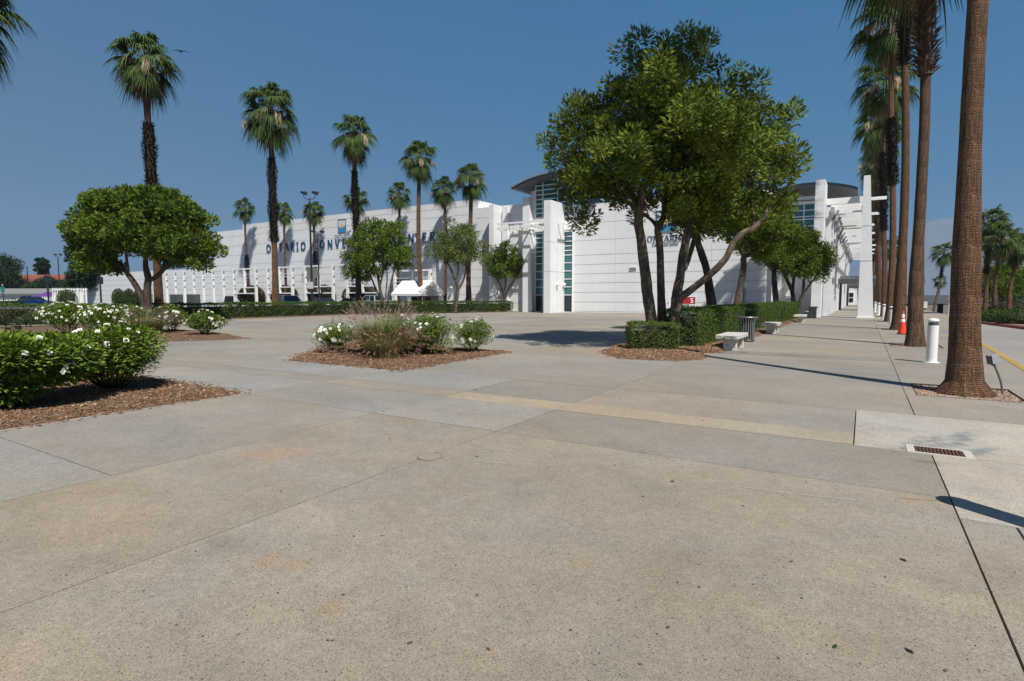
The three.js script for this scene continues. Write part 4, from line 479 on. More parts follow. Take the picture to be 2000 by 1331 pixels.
rose({ seed: 69, label: 'heavily flowering white rose in the left of the back bed', pos: [-27.3, .04, -10.1], r: [1.15, .52, 1.0], cy: .74, leaves: 6400, leafL: .08, flowers: 95, shoots: 3, fs: 1.35 });
rose({ seed: 70, label: 'heavily flowering white rose touching the purple grass', pos: [-24.7, .04, -10.3], r: [1.0, .48, .95], cy: .66, leaves: 5600, leafL: .08, flowers: 70, shoots: 3, fs: 1.25 });
rose({ seed: 71, label: 'small pale rose showing behind the purple grass', pos: [-29.5, .04, -13.6], r: [.7, .4, .6], cy: .75, leaves: 2600, leafL: .08, flowers: 22, shoots: 2, fs: 1.4 });
fountainGrass({ seed: 81, label: 'tall green fountain grass with upright purple plumes in the middle bed', pos: [-10.75, .05, -10.95], spread: [2.0, 1.7], h: 1.28, blades: 4200, plumes: 190, dry: .15, pk: 1.0, plean: .36 });
fountainGrass({ seed: 82, label: 'drooping tan fountain grass in front of the tall clump', pos: [-9.95, .05, -10.2], spread: [1.0, .9], h: .85, blades: 1200, plumes: 260, dry: .75, plean: 1.0, plumeC: [.30, .19, .135] });
fountainGrass({ seed: 83, label: 'low yellow-brown grass clump right of the tall fountain grass', pos: [-10.2, .05, -11.75], spread: [.9, .9], h: .72, blades: 1600, plumes: 60, dry: .6, plean: .8 });
fountainGrass({ seed: 84, label: 'purple-brown fountain grass in the back bed', pos: [-24.9, .05, -11.9], spread: [1.9, 1.6], h: 1.0, blades: 2200, plumes: 300, dry: .5, plean: .6, plumeC: [.23, .15, .135] });
{ // thin weedy grass on the near mulch
  const R = rng(90), S = new Soup(8000); for (let i = 0; i < 1500; i++) { const c = h2(i % 46, 4), z0 = -5.2 + c * 5, x0 = -8.75 - h2(i % 46, 6) * .55 - (h2(i % 46, 9) < .2 ? 1.2 : 0), x = x0 + (R() - .5) * .5, z = z0 + (R() - .5) * .5, a = R() * 6.28, L = .03 + R() * .05, v = .7 + R() * .6, y = R() < .3; S.leaf(x, .03, z, Math.cos(a) * .6, 1, Math.sin(a) * .6, Math.cos(a), 0, Math.sin(a), L, .009, (y ? .2 : .09) * v, (y ? .17 : .14) * v, (y ? .07 : .028) * v); }
  const g = single('weedy_grass', 'thin weedy grass along the near edge of the left mulch bed', 'grass', S.geo(), mDryLeaf); g.userData.kind = 'stuff';
}

// ---- palms
const rowR = 'palms lining the promenade';
const ord = ['nearest', 'second', 'third', 'fourth', 'fifth', 'sixth', 'seventh', 'eighth', 'ninth', 'tenth', 'eleventh', 'twelfth'];
for (let k = 0; k < 12; k++) {
  const z = -11.65 - 10.45 * k, o = [
    { h: 21, r0: .205, r1: .09, flare: 2.1, big: 1, seg: 40, sub: 8, lean: [-.25, 0], mat: mPalm },
    { h: 15.4, r0: .21, r1: .12, flare: 1.55, seg: 28, sub: 6, lean: [-.55, .2], mat: mPalmGrey, boots: [[8.4, 13.2, 1.65, 1]], cs: 1.05 },
    { h: 20, r0: .26, r1: .12, flare: 1.6, seg: 22, lean: [-.6, 0], mat: mPalm, boots: [[12.2, 14.2, 1.4, 0]] },
    { h: 20.4, r0: .25, flare: 1.5, lean: [-.5, .3], mat: mPalmTan, boots: [[8.5, 12.5, 1.55, 0]], stalks: 5 }][k] ?? { h: 19.6 + h2(k, 2) * 1.4, r0: .25, flare: 1.5, lean: [-.3 - h2(k, 3) * .6, 0], mat: k % 2 ? mPalm : mPalmGrey, boots: k % 3 ? [[6 + h2(k, 4) * 3, 12 + h2(k, 5) * 3, 1.5, k % 2]] : [], stalks: 4, merged: k > 7 };
  palm({ seed: 500 + k, pos: [1.45, -.05, z], label: k === 0 ? 'thick brown palm trunk nearest the camera, standing in a gravel pit' : `${ord[k]} palm from the camera in the row along the promenade`, group: rowR, stalkYaw: 4.0, ...o });
}
[[-42, -11.7, 19.3, 'palm whose frond tips show in the top left corner', [], 1.1, 0], [-42, -20.92, 19.4, 'tallest left palm with dark shaggy collar, behind the round-headed tree', [[8.2, 13.3, 1.75, 0]], .95, 1], [-42, -30.22, 19, 'second tall palm from the left, with a dark shaggy trunk', [[6.2, 13, 1.55, 0]], 1.08, 2], [-42, -39.43, 19, 'third tall palm from the left, rising above the square wall emblem', [[6.8, 13.6, 1.5, 0]], .96, 3], [-39.6, -46, 17.6, 'tall slim bare-trunked palm just left of the canopy tent peak', [], .88, 4], [-34.5, -47.5, 15.2, 'slim palm rising behind the thin olive tree', [], .8, 5]].forEach(([x, z, h, label, boots, cs, i]) => palm({ seed: 520 + i, pos: [x, -.1, z], h, label, boots, cs, r0: .3, r1: .19, mat: i % 2 ? mPalm : mPalmTan, group: 'tall palms behind the far hedge', stalkYaw: 4.3 + i * .25, stalks: 4, dead: 10, nf: 46 }));
[[-73.7, 15.3, 'leftmost'], [-65.5, 14.2, 'second'], [-59.3, 13.8, 'third'], [-51.9, 14.6, 'fourth'], [-45.4, 14.5, 'fifth'], [-38.7, 14.4, 'rightmost']].forEach(([x, h, w], i) => palm({ seed: 540 + i, pos: [x, -.1, -48.7], h, label: `shorter palm standing close against the white hall wall, ${w} of six`, r0: .22, r1: .14, cs: .68, nf: 36, seg: 10, boots: i % 5 === 0 || i === 2 ? [[5.2, 7.4, 1.5, 0]] : [], mat: i % 2 ? mPalmGrey : mPalm, group: 'palms against the hall wall', stalks: 3, dead: 6 }));
[[9.36, -66.9, 10.3, 'left of the three palms on the road island, shaggy dark trunk', [[4.2, 8.6, 1.5, 0]], .74], [9.85, -64.9, 8.5, 'middle palm on the road island with yellowing skirt', [], .7], [11.4, -68.2, 8.0, 'right palm on the road island with a pinkish bare trunk', [[4.6, 6.2, 1.5, 1]], .66], [12.3, -60.5, 9.0, 'palm on the road island cut by the right edge of the picture', [], .85]].forEach(([x, z, h, label, boots, cs], i) => palm({ seed: 560 + i, pos: [x, -.62, z], h, label, boots, cs, r0: .2, r1: .13, flare: 1.6, lean: [.35 - i * .1, 0], mat: i === 2 ? mPalmTan : mPalmGrey, group: 'palms on the road island', stalks: 1, dead: i === 1 ? 12 : 5 }));
[[12.8, -152, 15.6, 1.15, 'lone distant palm left of the thick near trunk', [1.2, 0]], [5.2, -160, 16.2, 1.15, 'distant palm showing between two promenade trunks', [0, 0]], [17, -260, 14, 1.2, 'far palm beside the street light, left', [0, 0]], [24.5, -270, 13, 1.2, 'far palm beside the street light, right', [0, 0]], [33, -290, 12, 1.2, 'far low palm over the grey building', [0, 0]], [32, -190, 19, 1, 'distant palm crown peeping past the near trunk', [0, 0]]].forEach(([x, z, h, cs, label, lean], i) => palm({ seed: 570 + i, pos: [x, -dropAt(x, z), z], h, label, cs, lean, r0: .22, r1: .16, seg: 8, merged: 1, nf: 30, stalks: 0, dead: 4, boots: i < 1 ? [[8, 11, 1.5, 0]] : [], mat: mPalmGrey, group: 'distant palms' }));
[[-160, -70, 9.5, 'far small palm left of the red roof end'], [-96, -58, 8.2, 'small palm crown above the low wing roof']].forEach(([x, z, h, label], i) => palm({ seed: 580 + i, pos: [x, -.1, z], h, label, cs: .8, r0: .2, seg: 8, merged: 1, nf: 26, stalks: 0, mat: mPalmGrey, group: 'distant palms' }));
// ---------------------------------------------------------------- the white hall
const font = await new FontLoader().loadAsync('fonts/droid/droid_sans_regular.typeface.json');
const fontBold = await new FontLoader().loadAsync('fonts/droid/droid_sans_bold.typeface.json');
const serif = await new FontLoader().loadAsync('fonts/droid/droid_serif_regular.typeface.json');
const hall = thing('exhibition_hall', 'long white panelled exhibition hall with a glazed entrance tower', 'building');
const pcache = {};
function pgeo(w, h, d) { const k = [w, h, d].map(v => v.toFixed(2)).join(); return pcache[k] ??= boxUV(new THREE.BoxGeometry(w, h, d), .25); }
// a wall facing +z: backing slab with separate panels proud of it
function panelWall(name, x0, x1, ys, z, colW, thick = .5, parent = hall, gap = .036) {
  const top = ys[ys.length - 1], w = part(parent, name, span(x0, x1, ys[0] - .1, top - .02, z - thick, z - .055), mWallBack), n = Math.max(1, Math.round((x1 - x0) / colW)), cw = (x1 - x0) / n;
  for (let r = 0; r < ys.length - 1; r++) for (let i = 0; i < n; i++) { const h = ys[r + 1] - ys[r], m = part(w, 'panel', pgeo(cw - .018, h - gap, .06), mWall); m.position.set(x0 + (i + .5) * cw, (ys[r] + ys[r + 1]) / 2, z - .028); }
  return w;
}
const low = [0, .14, 1.04, 1.97, 2.88, 3.77, 4.66, 5.57], lowL = [0, .9, 1.8, 2.7, 3.6, 4.5, 5.4, 6.3];
panelWall('wall', -78, -36.2, [...lowL, 7.7, 9.1, 10.5, 11.4, 12.08], -51, 4.4);
panelWall('wall', -85.7, -78, [...lowL, 7.7, 9.1, 10.5, 11.45], -51, 4.4);
panelWall('wall', -36.2, -28.9, [...lowL, 7.0, 8.6, 10.0, 11.1], -51, 3.7);
panelWall('wall', -24.45, -6.95, [...low, 6.98, 8.62, 10.42], -51, 4.45);
panelWall('wall', -129, -86.6, [0, .9, 1.8, 2.7, 3.6, 4.6, 6.0], -51, 4.4);
part(hall, 'wall', boxUV(span(-86.6, -85.75, 0, 6.4, -56, -50.95), .25), mWall);
// bodies behind the fronts
part(hall, 'roof_block', boxUV(merge([span(-77.98, -36.22, 0, 12.05, -95, -51.5), span(-85.68, -78.02, 0, 11.42, -95, -51.5), span(-36.18, -28.92, 0, 11.05, -95, -51.5), span(-24.4, -6.97, 0, 10.4, -95, -51.5), span(-128.98, -86.65, 0, 5.96, -80, -51.5)]), .25), mWall);
// side face of the right-hand block, with reveals
for (let i = 0; i < low.length - 1; i++) part(hall, 'side_panel', boxUV(span(-6.96, -6.9, low[i] + .02, low[i + 1] - .02, -57.6, -51.05), .25), mWall);
part(hall, 'side_panel', boxUV(span(-6.96, -6.9, 5.6, 10.4, -57.6, -51.05), .25), mWall);
// flat door and vents on the right-hand wall
const dr = part(hall, 'door', boxUV(span(-16.9, -14.8, .02, 2.05, -50.97, -50.93), .25), mWall); part(dr, 'handle', span(-14.98, -14.9, 1.0, 1.06, -50.93, -50.87), mSteel);
for (const x of [-18.3, -13.6]) { const v = part(hall, 'wall_vent', span(x - .33, x + .33, 4.05, 4.3, -51.0, -50.93), mWhite); for (let i = 0; i < 2; i++) part(v, 'louvre', span(x - .3, x + .3, 4.08 + i * .11, 4.14 + i * .11, -50.92, -50.88), mGrey); }
part(hall, 'downpipe', cyl(.07, .07, 5.4, -8.6, 0, -50.88, 8), mGrey);
// ---- projecting fins
const finMat = mWall;
part(hall, 'fin', boxUV(span(-33.46, -32.9, 0, 11.07, -51.0, -49.6), .25), finMat);
part(hall, 'fin', boxUV(span(-32.5, -31.9, 0, 10.9, -51.0, -50.7), .25), finMat);
part(hall, 'fin', boxUV(prism([[-29.8, 0], [-28.68, 0], [-29.05, 11.6], [-29.8, 11.6]], .75).translate(0, 0, -50.65), .25), finMat);
{ // tall blade in front of the glass, in stacked sections
  const ys = [0, 3.95, 6.75, 10.65], zs = [[-49.42, -48.0], [-51, -49.5]];
  for (let i = 0; i < 3; i++) for (const [a, b] of zs) part(hall, 'blade_section', boxUV(span(-26.12, -25.4, ys[i] + (i ? .015 : 0), ys[i + 1] - .015, a, b), .25), finMat);
  part(hall, 'blade_core', span(-26.0, -25.5, 0, 10.55, -50.9, -48.1), mWhite);
  for (const [x, z] of [[-25.36, -49.2], [-25.36, -50.6]]) { const l = part(hall, 'wall_lamp', new THREE.SphereGeometry(.16, 12, 10).scale(.9, 1, .9).translate(x + .16, 2.75, z), mWhite); part(l, 'bracket', span(x - .04, x + .1, 2.55, 2.7, z - .05, z + .05), mWhite); }
}
// ---- glazed tower
{
  const glass = part(hall, 'glass_tower', merge([span(-29.25, -28.72, 0, 12.25, -54, -51.05), span(-28.8, -22.8, 8.1, 9.5, -51.3, -50.98), span(-24.52, -24.4, 0, 8.1, -51.2, -50.9)]), mWhite);
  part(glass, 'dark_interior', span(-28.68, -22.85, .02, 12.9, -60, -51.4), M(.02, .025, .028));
  const bars = []; const V_ = (x, y0, y1) => bars.push(span(x - .035, x + .035, y0, y1, -51.13, -50.97)), H_ = (x0, x1, y) => bars.push(span(x0, x1, y - .035, y + .035, -51.12, -50.98));
  const rl = [.03, 1.73, 2.53, 3.3, 4.1, 4.9, 5.66, 6.11, 6.55, 7.01, 7.48, 7.96, 8.1], cl = [-28.7, -27.87, -26.2, -24.52];
  cl.forEach(x => V_(x, 0, 8.1)); rl.forEach(y => H_(-28.7, -24.52, y));
  const pane = (x0, x1, y0, y1, m = mGlass) => { const o = part(glass, 'pane', span(x0 + .03, x1 - .03, y0 + .03, y1 - .03, -51.09, -51.06), m); o.rotation.x = 0; };
  for (let c = 0; c < 3; c++) for (let r = 0; r < rl.length - 1; r++) pane(cl[c], cl[c + 1], rl[r], rl[r + 1], r ? mGlass : mGlassDark);
  const arcY = x => 12.1 + 1.15 * (1 - ((x + 25.75) / 5.1) ** 2), ru = [9.52]; for (let y = 9.97; y < 13.2; y += .455) ru.push(y);
  const cu = [-28.7, -27.87, -26.2, -24.5, -22.85]; cu.forEach(x => V_(x, 9.5, arcY(x) - .1)); ru.forEach(y => { const k = Math.sqrt(Math.max(0, 1 - (y - 12.1) / 1.15)) * 5.1; H_(Math.max(-28.7, -25.75 - (y > 12.1 ? k : 9)), Math.min(-22.85, -25.75 + (y > 12.1 ? k : 9)), y); });
  for (let c = 0; c < 4; c++) for (let r = 0; r < ru.length; r++) { const y0 = ru[r], y1 = Math.min(ru[r + 1] ?? 99, Math.max(arcY(cu[c]), arcY(cu[c + 1])) - .08); if (y1 - y0 > .12) pane(cu[c], cu[c + 1], y0, y1); }
  // side glazing above the lower roof
  for (let i = 0; i < 6; i++) for (let r = 0; r < 2; r++) part(glass, 'pane', span(-22.82, -22.79, 10.5 + r * .8 + .03, 10.5 + (r + 1) * .8 - .03, -52.4 - i * 1.6, -50.98 - i * 1.6), mGlass);
  bars.push(span(-22.86, -22.77, 10.42, 10.52, -60.5, -51.0), span(-22.86, -22.77, 11.26, 11.34, -60.5, -51.0), span(-22.86, -22.77, 12.06, 12.2, -60.5, -51.0)); for (let i = 0; i <= 6; i++) bars.push(span(-22.85, -22.78, 10.5, 12.1, -51.06 - i * 1.6, -50.98 - i * 1.6));
  part(glass, 'window_frame', merge(bars), mWhite);
  // arched metal roof with deep eaves
  const up = [], dn = []; for (let i = 0; i <= 24; i++) { const x = -25.75 - 4.8 + i * 9.6 / 24; up.push([x, arcY(x) + .18]); dn.push([x, arcY(x) - .06 + (Math.abs(x + 25.75) > 4.6 ? .12 : 0)]); }
  const rf = part(hall, 'arched_roof', prism([...up, ...dn.reverse()], 16).translate(0, 0, -57.3), mRoof);
  part(rf, 'eave_trim', prism([...up.map(p => [p[0], p[1] + .1]), ...up.map(p => [p[0], p[1] - .02]).reverse()], 16.3).translate(0, 0, -57.3), mGrey);
}
{ // white sun-screen frame between fin and blade
  const f = part(hall, 'sun_screen', span(-31.4, -26.13, 8.68, 8.84, -48.1, -47.95), mWhite);
  for (const z of [-48.75, -49.4, -50.05, -50.7]) part(f, 'beam', span(-31.4, -26.13, 8.5, 8.6, z - .06, z + .06), mWhite);
  for (const x of [-31.3, -30.1, -28.9, -27.6]) part(f, 'rafter', span(x - .05, x + .05, 8.3, 8.46, -51, -47.9), mWhite);
  part(f, 'tie_plate', prism([[-31.4, 8.3], [-30.2, 8.3], [-30.9, 7.9]], .06).translate(0, 0, -48.02), mWhite);
  part(f, 'beam', span(-25.38, -24.45, 8.5, 8.62, -49.6, -49.48), mWhite); part(f, 'beam', span(-25.38, -24.45, 8.5, 8.62, -50.6, -50.48), mWhite); part(f, 'rafter', span(-24.56, -24.44, 8.4, 8.55, -50.9, -48.8), mWhite);
}
for (const [x, y] of [[-28.95, 8.05], [-10.1, 3.6], [-32.2, 2.7], [-36.8, 2.4], [-39.2, 2.6]]) { const l = part(hall, 'flood_light', rbox(.28, .22, .2, .04, x, y, -50.5), mWhite); part(l, 'arm', bar([x, y, -50.6], [x, y - .1, -50.95], .03), mWhite); }
// ---- right-hand entrance tower seen over the hedge trees
{
  const e = part(hall, 'entrance_tower', boxUV(merge([span(-7.6, -6.5, 0, 10.2, -60, -57.7), span(-3.9, -2.95, 0, 10.2, -60, -58.05), span(-6.5, -3.9, 10.2, 10.5, -58.4, -57.8), span(-6.9, -3.0, 0, 4.6, -59, -58.1), span(-7.6, -2.9, 9.85, 10.02, -57.75, -57.5)]), .25), mWall), bars = [];
  const xs = [-6.5, -4.9, -3.9], ys = [4.6, 5.3, 6.0, 6.7, 7.3, 7.9, 8.5, 8.75, 9.3, 9.85]; for (let c = 0; c < 2; c++) for (let r = 0; r < 9; r++) part(e, 'pane', span(xs[c] + .04, xs[c + 1] - .04, ys[r] + .03, ys[r + 1] - .03, -58.06, -58.0), mGlass);
  xs.forEach(x => bars.push(span(x - .04, x + .04, 4.6, 9.85, -58.03, -57.92))); ys.forEach(y => bars.push(span(-6.5, -3.9, y - .035, y + .035, -58.02, -57.93))); part(e, 'window_frame', merge(bars), mWhite);
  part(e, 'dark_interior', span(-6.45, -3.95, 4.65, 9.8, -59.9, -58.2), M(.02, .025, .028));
  const up = [], dn = []; for (let i = 0; i <= 20; i++) { const x = -8.4 + i * 7.6 / 20, y = 10.55 + .75 * (1 - ((x + 4.6) / 3.8) ** 2); up.push([x, y + .2]); dn.push([x, y - .04]); } part(hall, 'arched_roof', prism([...up, ...dn.reverse()], 10).translate(0, 0, -61.6), mRoof);
  for (let i = 0; i < 11; i++) part(hall, 'wall_slat', span(-6.85, -3.5, .08 + i * .19, .22 + i * .19, -55.6, -55.45), mWhite);
  part(hall, 'stair_wall', boxUV(prism([[-6.85, 0], [-3.5, 0], [-3.5, 3.6], [-5.3, 3.6]], .2).translate(0, 0, -55.9), .25), mWall);
}
// ---------------------------------------------------------------- wall lettering and emblems
const mBlueLetter = M(.012, .075, .165, { roughness: .5 });
{
  const g = thing('wall_lettering', 'widely spaced dark blue capital letters across the long white wall', 'lettering', [0, 7.86, -50.96]);
  const txt = [['O', 525.4], ['N', 537.5], ['T', 549], ['A', 560.5], ['R', 572.5], ['I', 581.6], ['O', 593], ['C', 616], ['O', 630], ['N', 645.5], ['V', 660], ['E', 673], ['N', 688], ['T', 702], ['I', 713], ['O', 726], ['N', 743], ['C', 772], ['E', 788], ['N', 804], ['T', 816], ['E', 830], ['R', 846]];
  const xOf = { 525.4: -71.95, 537.5: -70.57, 549: -69.27, 560.5: -68.00, 572.5: -66.70, 581.6: -65.73, 593: -64.52, 616: -62.16, 630: -60.75, 645.5: -59.23, 660: -57.84, 673: -56.61, 688: -55.22, 702: -53.95, 713: -52.96, 726: -51.82, 743: -50.35, 772: -47.92, 788: -46.62, 804: -45.34, 816: -44.40, 830: -43.32, 846: -42.10 };
  for (const [c, k] of txt) { const t = new TextGeometry(c, { font, size: 1.07, depth: .1, curveSegments: 8 }); t.computeBoundingBox(); const b = t.boundingBox; const m = part(g, 'letter', t.translate(-(b.min.x + b.max.x) / 2, 0, 0), mBlueLetter); m.position.x = xOf[k]; m.userData.label = 'letter ' + c; }
}
function emblem(label, x, y, z, s, strong) {
  const g = thing('wall_emblem', label, 'emblem', [x, y, z], 0, undefined), blue = M(.03, .16, .33), ink = strong ? M(.03, .06, .11) : M(.22, .26, .30);
  part(g, 'frame', merge([span(-1 * s, 1 * s, 2.1 * s, 2.25 * s, 0, .05), span(-1 * s, -.89 * s, 0, 2.1 * s, 0, .05), span(.89 * s, 1 * s, 0, 2.1 * s, 0, .05)]), blue);
  part(g, 'field', span(-.89 * s, .89 * s, .1 * s, 2.1 * s, 0, .02), M(.66, .60, .58));
  part(g, 'sun', prism([[0, .7 * s], [.45 * s, 1.2 * s], [.05 * s, 1.6 * s], [-.42 * s, 1.25 * s]], .03).translate(0, 0, .035), M(.72, .50, .16));
  part(g, 'mountain', prism([[-.89 * s, .02], [.89 * s, .02], [.89 * s, 1.15 * s], [.35 * s, .85 * s], [.05 * s, .65 * s], [-.25 * s, 1.0 * s], [-.5 * s, .7 * s], [-.89 * s, 1.1 * s]], .03).translate(0, 0, .055), M(.05, .24, .46));
  const t = (str, f, size, yy) => { const q = new TextGeometry(str, { font: f, size, depth: .03, curveSegments: 4 }); q.computeBoundingBox(); const b = q.boundingBox; part(g, 'caption', q.translate(-(b.min.x + b.max.x) / 2, yy, 0), ink); return b; };
  t('ONTARIO', serif, .62 * s, -.95 * s); part(g, 'rule', span(-1.5 * s, 1.5 * s, -1.1 * s, -1.07 * s, 0, .02), ink); t('CONVENTION CENTER', font, .2 * s, -1.42 * s);
  if (!strong) part(g, 'aeroplane', merge([prism([[.6 * s, -.5 * s], [2.1 * s, .15 * s], [2.25 * s, .28 * s], [2.05 * s, .26 * s]], .03), prism([[1.2 * s, -.2 * s], [1.45 * s, -.12 * s], [1.75 * s, -.42 * s]], .03), prism([[1.3 * s, -.12 * s], [1.5 * s, -.05 * s], [1.25 * s, .3 * s]], .03), prism([[1.95 * s, .12 * s], [2.05 * s, .16 * s], [1.95 * s, .42 * s]], .03)]).translate(0, 0, .02), M(.1, .13, .18));
  return g;
}
emblem('square blue emblem with a golden sun over mountains, above the wall lettering', -56.95, 9.75, -50.96, .74, false);
emblem('blue framed emblem half hidden behind the three-trunk tree', -15.35, 7.35, -50.96, .85, true);
// ---------------------------------------------------------------- white trellis before the wall
{
  const g = thing('trellis', 'tall white open trellis of posts and rails in front of the hall wall', 'trellis', [0, -.1, -48]);
  for (let i = 0; i < 22; i++) { const x = -93.9 + 2.562 * i, h = i < 17 ? 5.6 : 4.65, short = [8, 11, 14, 17, 20].includes(i), w = short ? .1 : .15; part(g, 'post', span(x - w, x + w, short ? 2.05 : 0, h, -.14, .14), mWhite); for (const y of [h - .42, h - 1.35, h - 2.3]) if (!short) part(g, 'bracket', span(x + w, x + w + .14, y - .1, y, -.1, .1), mGrey); }
  for (let i = 0; i < 21; i++) { const x = -93.9 + 2.562 * i, h = i < 16 ? 5.6 : 4.65; part(g, 'rail', span(x + .16, x + 2.4, h - .2, h - .02, -.1, .1), mWhite); if ([7, 8, 10, 11, 13, 14, 16, 17, 19, 20].includes(i)) for (const y of [2.05, 2.85]) part(g, 'rail', span(x + .14, x + 2.42, y, y + .14, -.08, .08), mWhite); part(g, 'thin_rail', span(x + .16, x + 2.4, h - 1.35, h - 1.3, -.04, .04), mWhite); part(g, 'thin_rail', span(x + .16, x + 2.4, h - .95, h - .9, -.04, .04), mWhite); }
}
// ---------------------------------------------------------------- promenade pergola
{
  const g = thing('pergola', 'long white pergola with two tall pylons over the promenade', 'pergola');
  for (const [y0, y1] of [[0, 4.6], [4.64, 7.4], [7.44, 10.2]]) part(g, 'pylon', boxUV(span(-3.4, -2.76, y0, y1, -51.2, -48.5), .25), mWall);
  const rx = y => lerp(.63, .06, y / 10.2); for (const [y0, y1] of [[0, 4.1], [4.14, 6.6], [6.64, 10.2]]) part(g, 'pylon', boxUV(prism([[-.35, y0], [rx(y0), y0], [rx(y1), y1], [-.35, y1]], .8).translate(0, 0, -48.9), .25), mWall);
  part(g, 'pylon_plinth', span(-.42, .7, 0, .1, -49.36, -48.44), mWhite);
  for (let k = 0; k < 16; k++) { const z = -52.6 - k * 4.55, c = part(g, 'column', boxUV(span(-2.95, -2.45, 0, 8.65, z - .28, z + .28), .25), mWall); part(c, 'bracket', merge([bar([-2.4, 7.6, z], [-2.0, 8.4, z], .09, 8), span(-2.5, -2.3, 7.3, 7.7, z - .1, z + .1)]), mGrey); part(g, 'side_panel', boxUV(span(-2.9, -2.6, 0, 8.3, z - 3.6, z - 1.1), .25), mWall); }
  for (let k = 0; k < 9; k++) { const z = -49.95 - k * 8.9; part(g, 'main_beam', span(-2.74, -.36, 8.5, 8.95, z - .17, z + .17), mWhite); part(g, 'stub_beam', span(-.34, 1.12, 8.62, 8.84, z - .09, z + .09), mWhite); }
  for (let k = 0; k < 62; k++) { const z = -51.0 - k * 1.2; part(g, 'rafter', span(-2.44, -.12, 8.4, 8.62, z - .05, z + .05), mWhite); }
  for (const x of [-2.3, -.3]) part(g, 'long_beam', span(x - .12, x + .12, 8.05, 8.38, -125, -50.2), mWhite);
  const aw = (z, y) => { const p = []; for (let i = 0; i <= 8; i++) p.push([z + 2.2 - i * .55, y + .35 + .55 * Math.sin(Math.PI * (.08 + .84 * i / 8))]); p.push([z - 2.2, y], [z + 2.2, y]); const a = part(g, 'awning', prism(p, 6.1).rotateY(-Math.PI / 2).translate(.03, 0, 0), M(.07, .08, .09, { roughness: .5 })); for (let i = 0; i < 15; i++) part(a, 'seam', span(-2.98 + i * .42, -2.95 + i * .42, y + .02, y + .62, z + 2.05, z + 2.225), mDarkSteel); for (const x of [-2.35, 2.9]) part(g, 'awning_post', span(x - .12, x + .12, 0, y, z - .12, z + .12), mDarkSteel); };
  aw(-77, 3.06); aw(-112, 3.0);
  const w = part(g, 'end_wall', boxUV(span(-2.9, -.6, 0, 3.2, -128.3, -128), .25), mWall); part(w, 'door', span(-2.6, -1.6, 0, 2.5, -128, -127.9), mWhite); for (const y of [.5, 1.5]) part(w, 'pane', span(-2.45, -1.75, y, y + .8, -127.9, -127.86), mGlassDark);
}
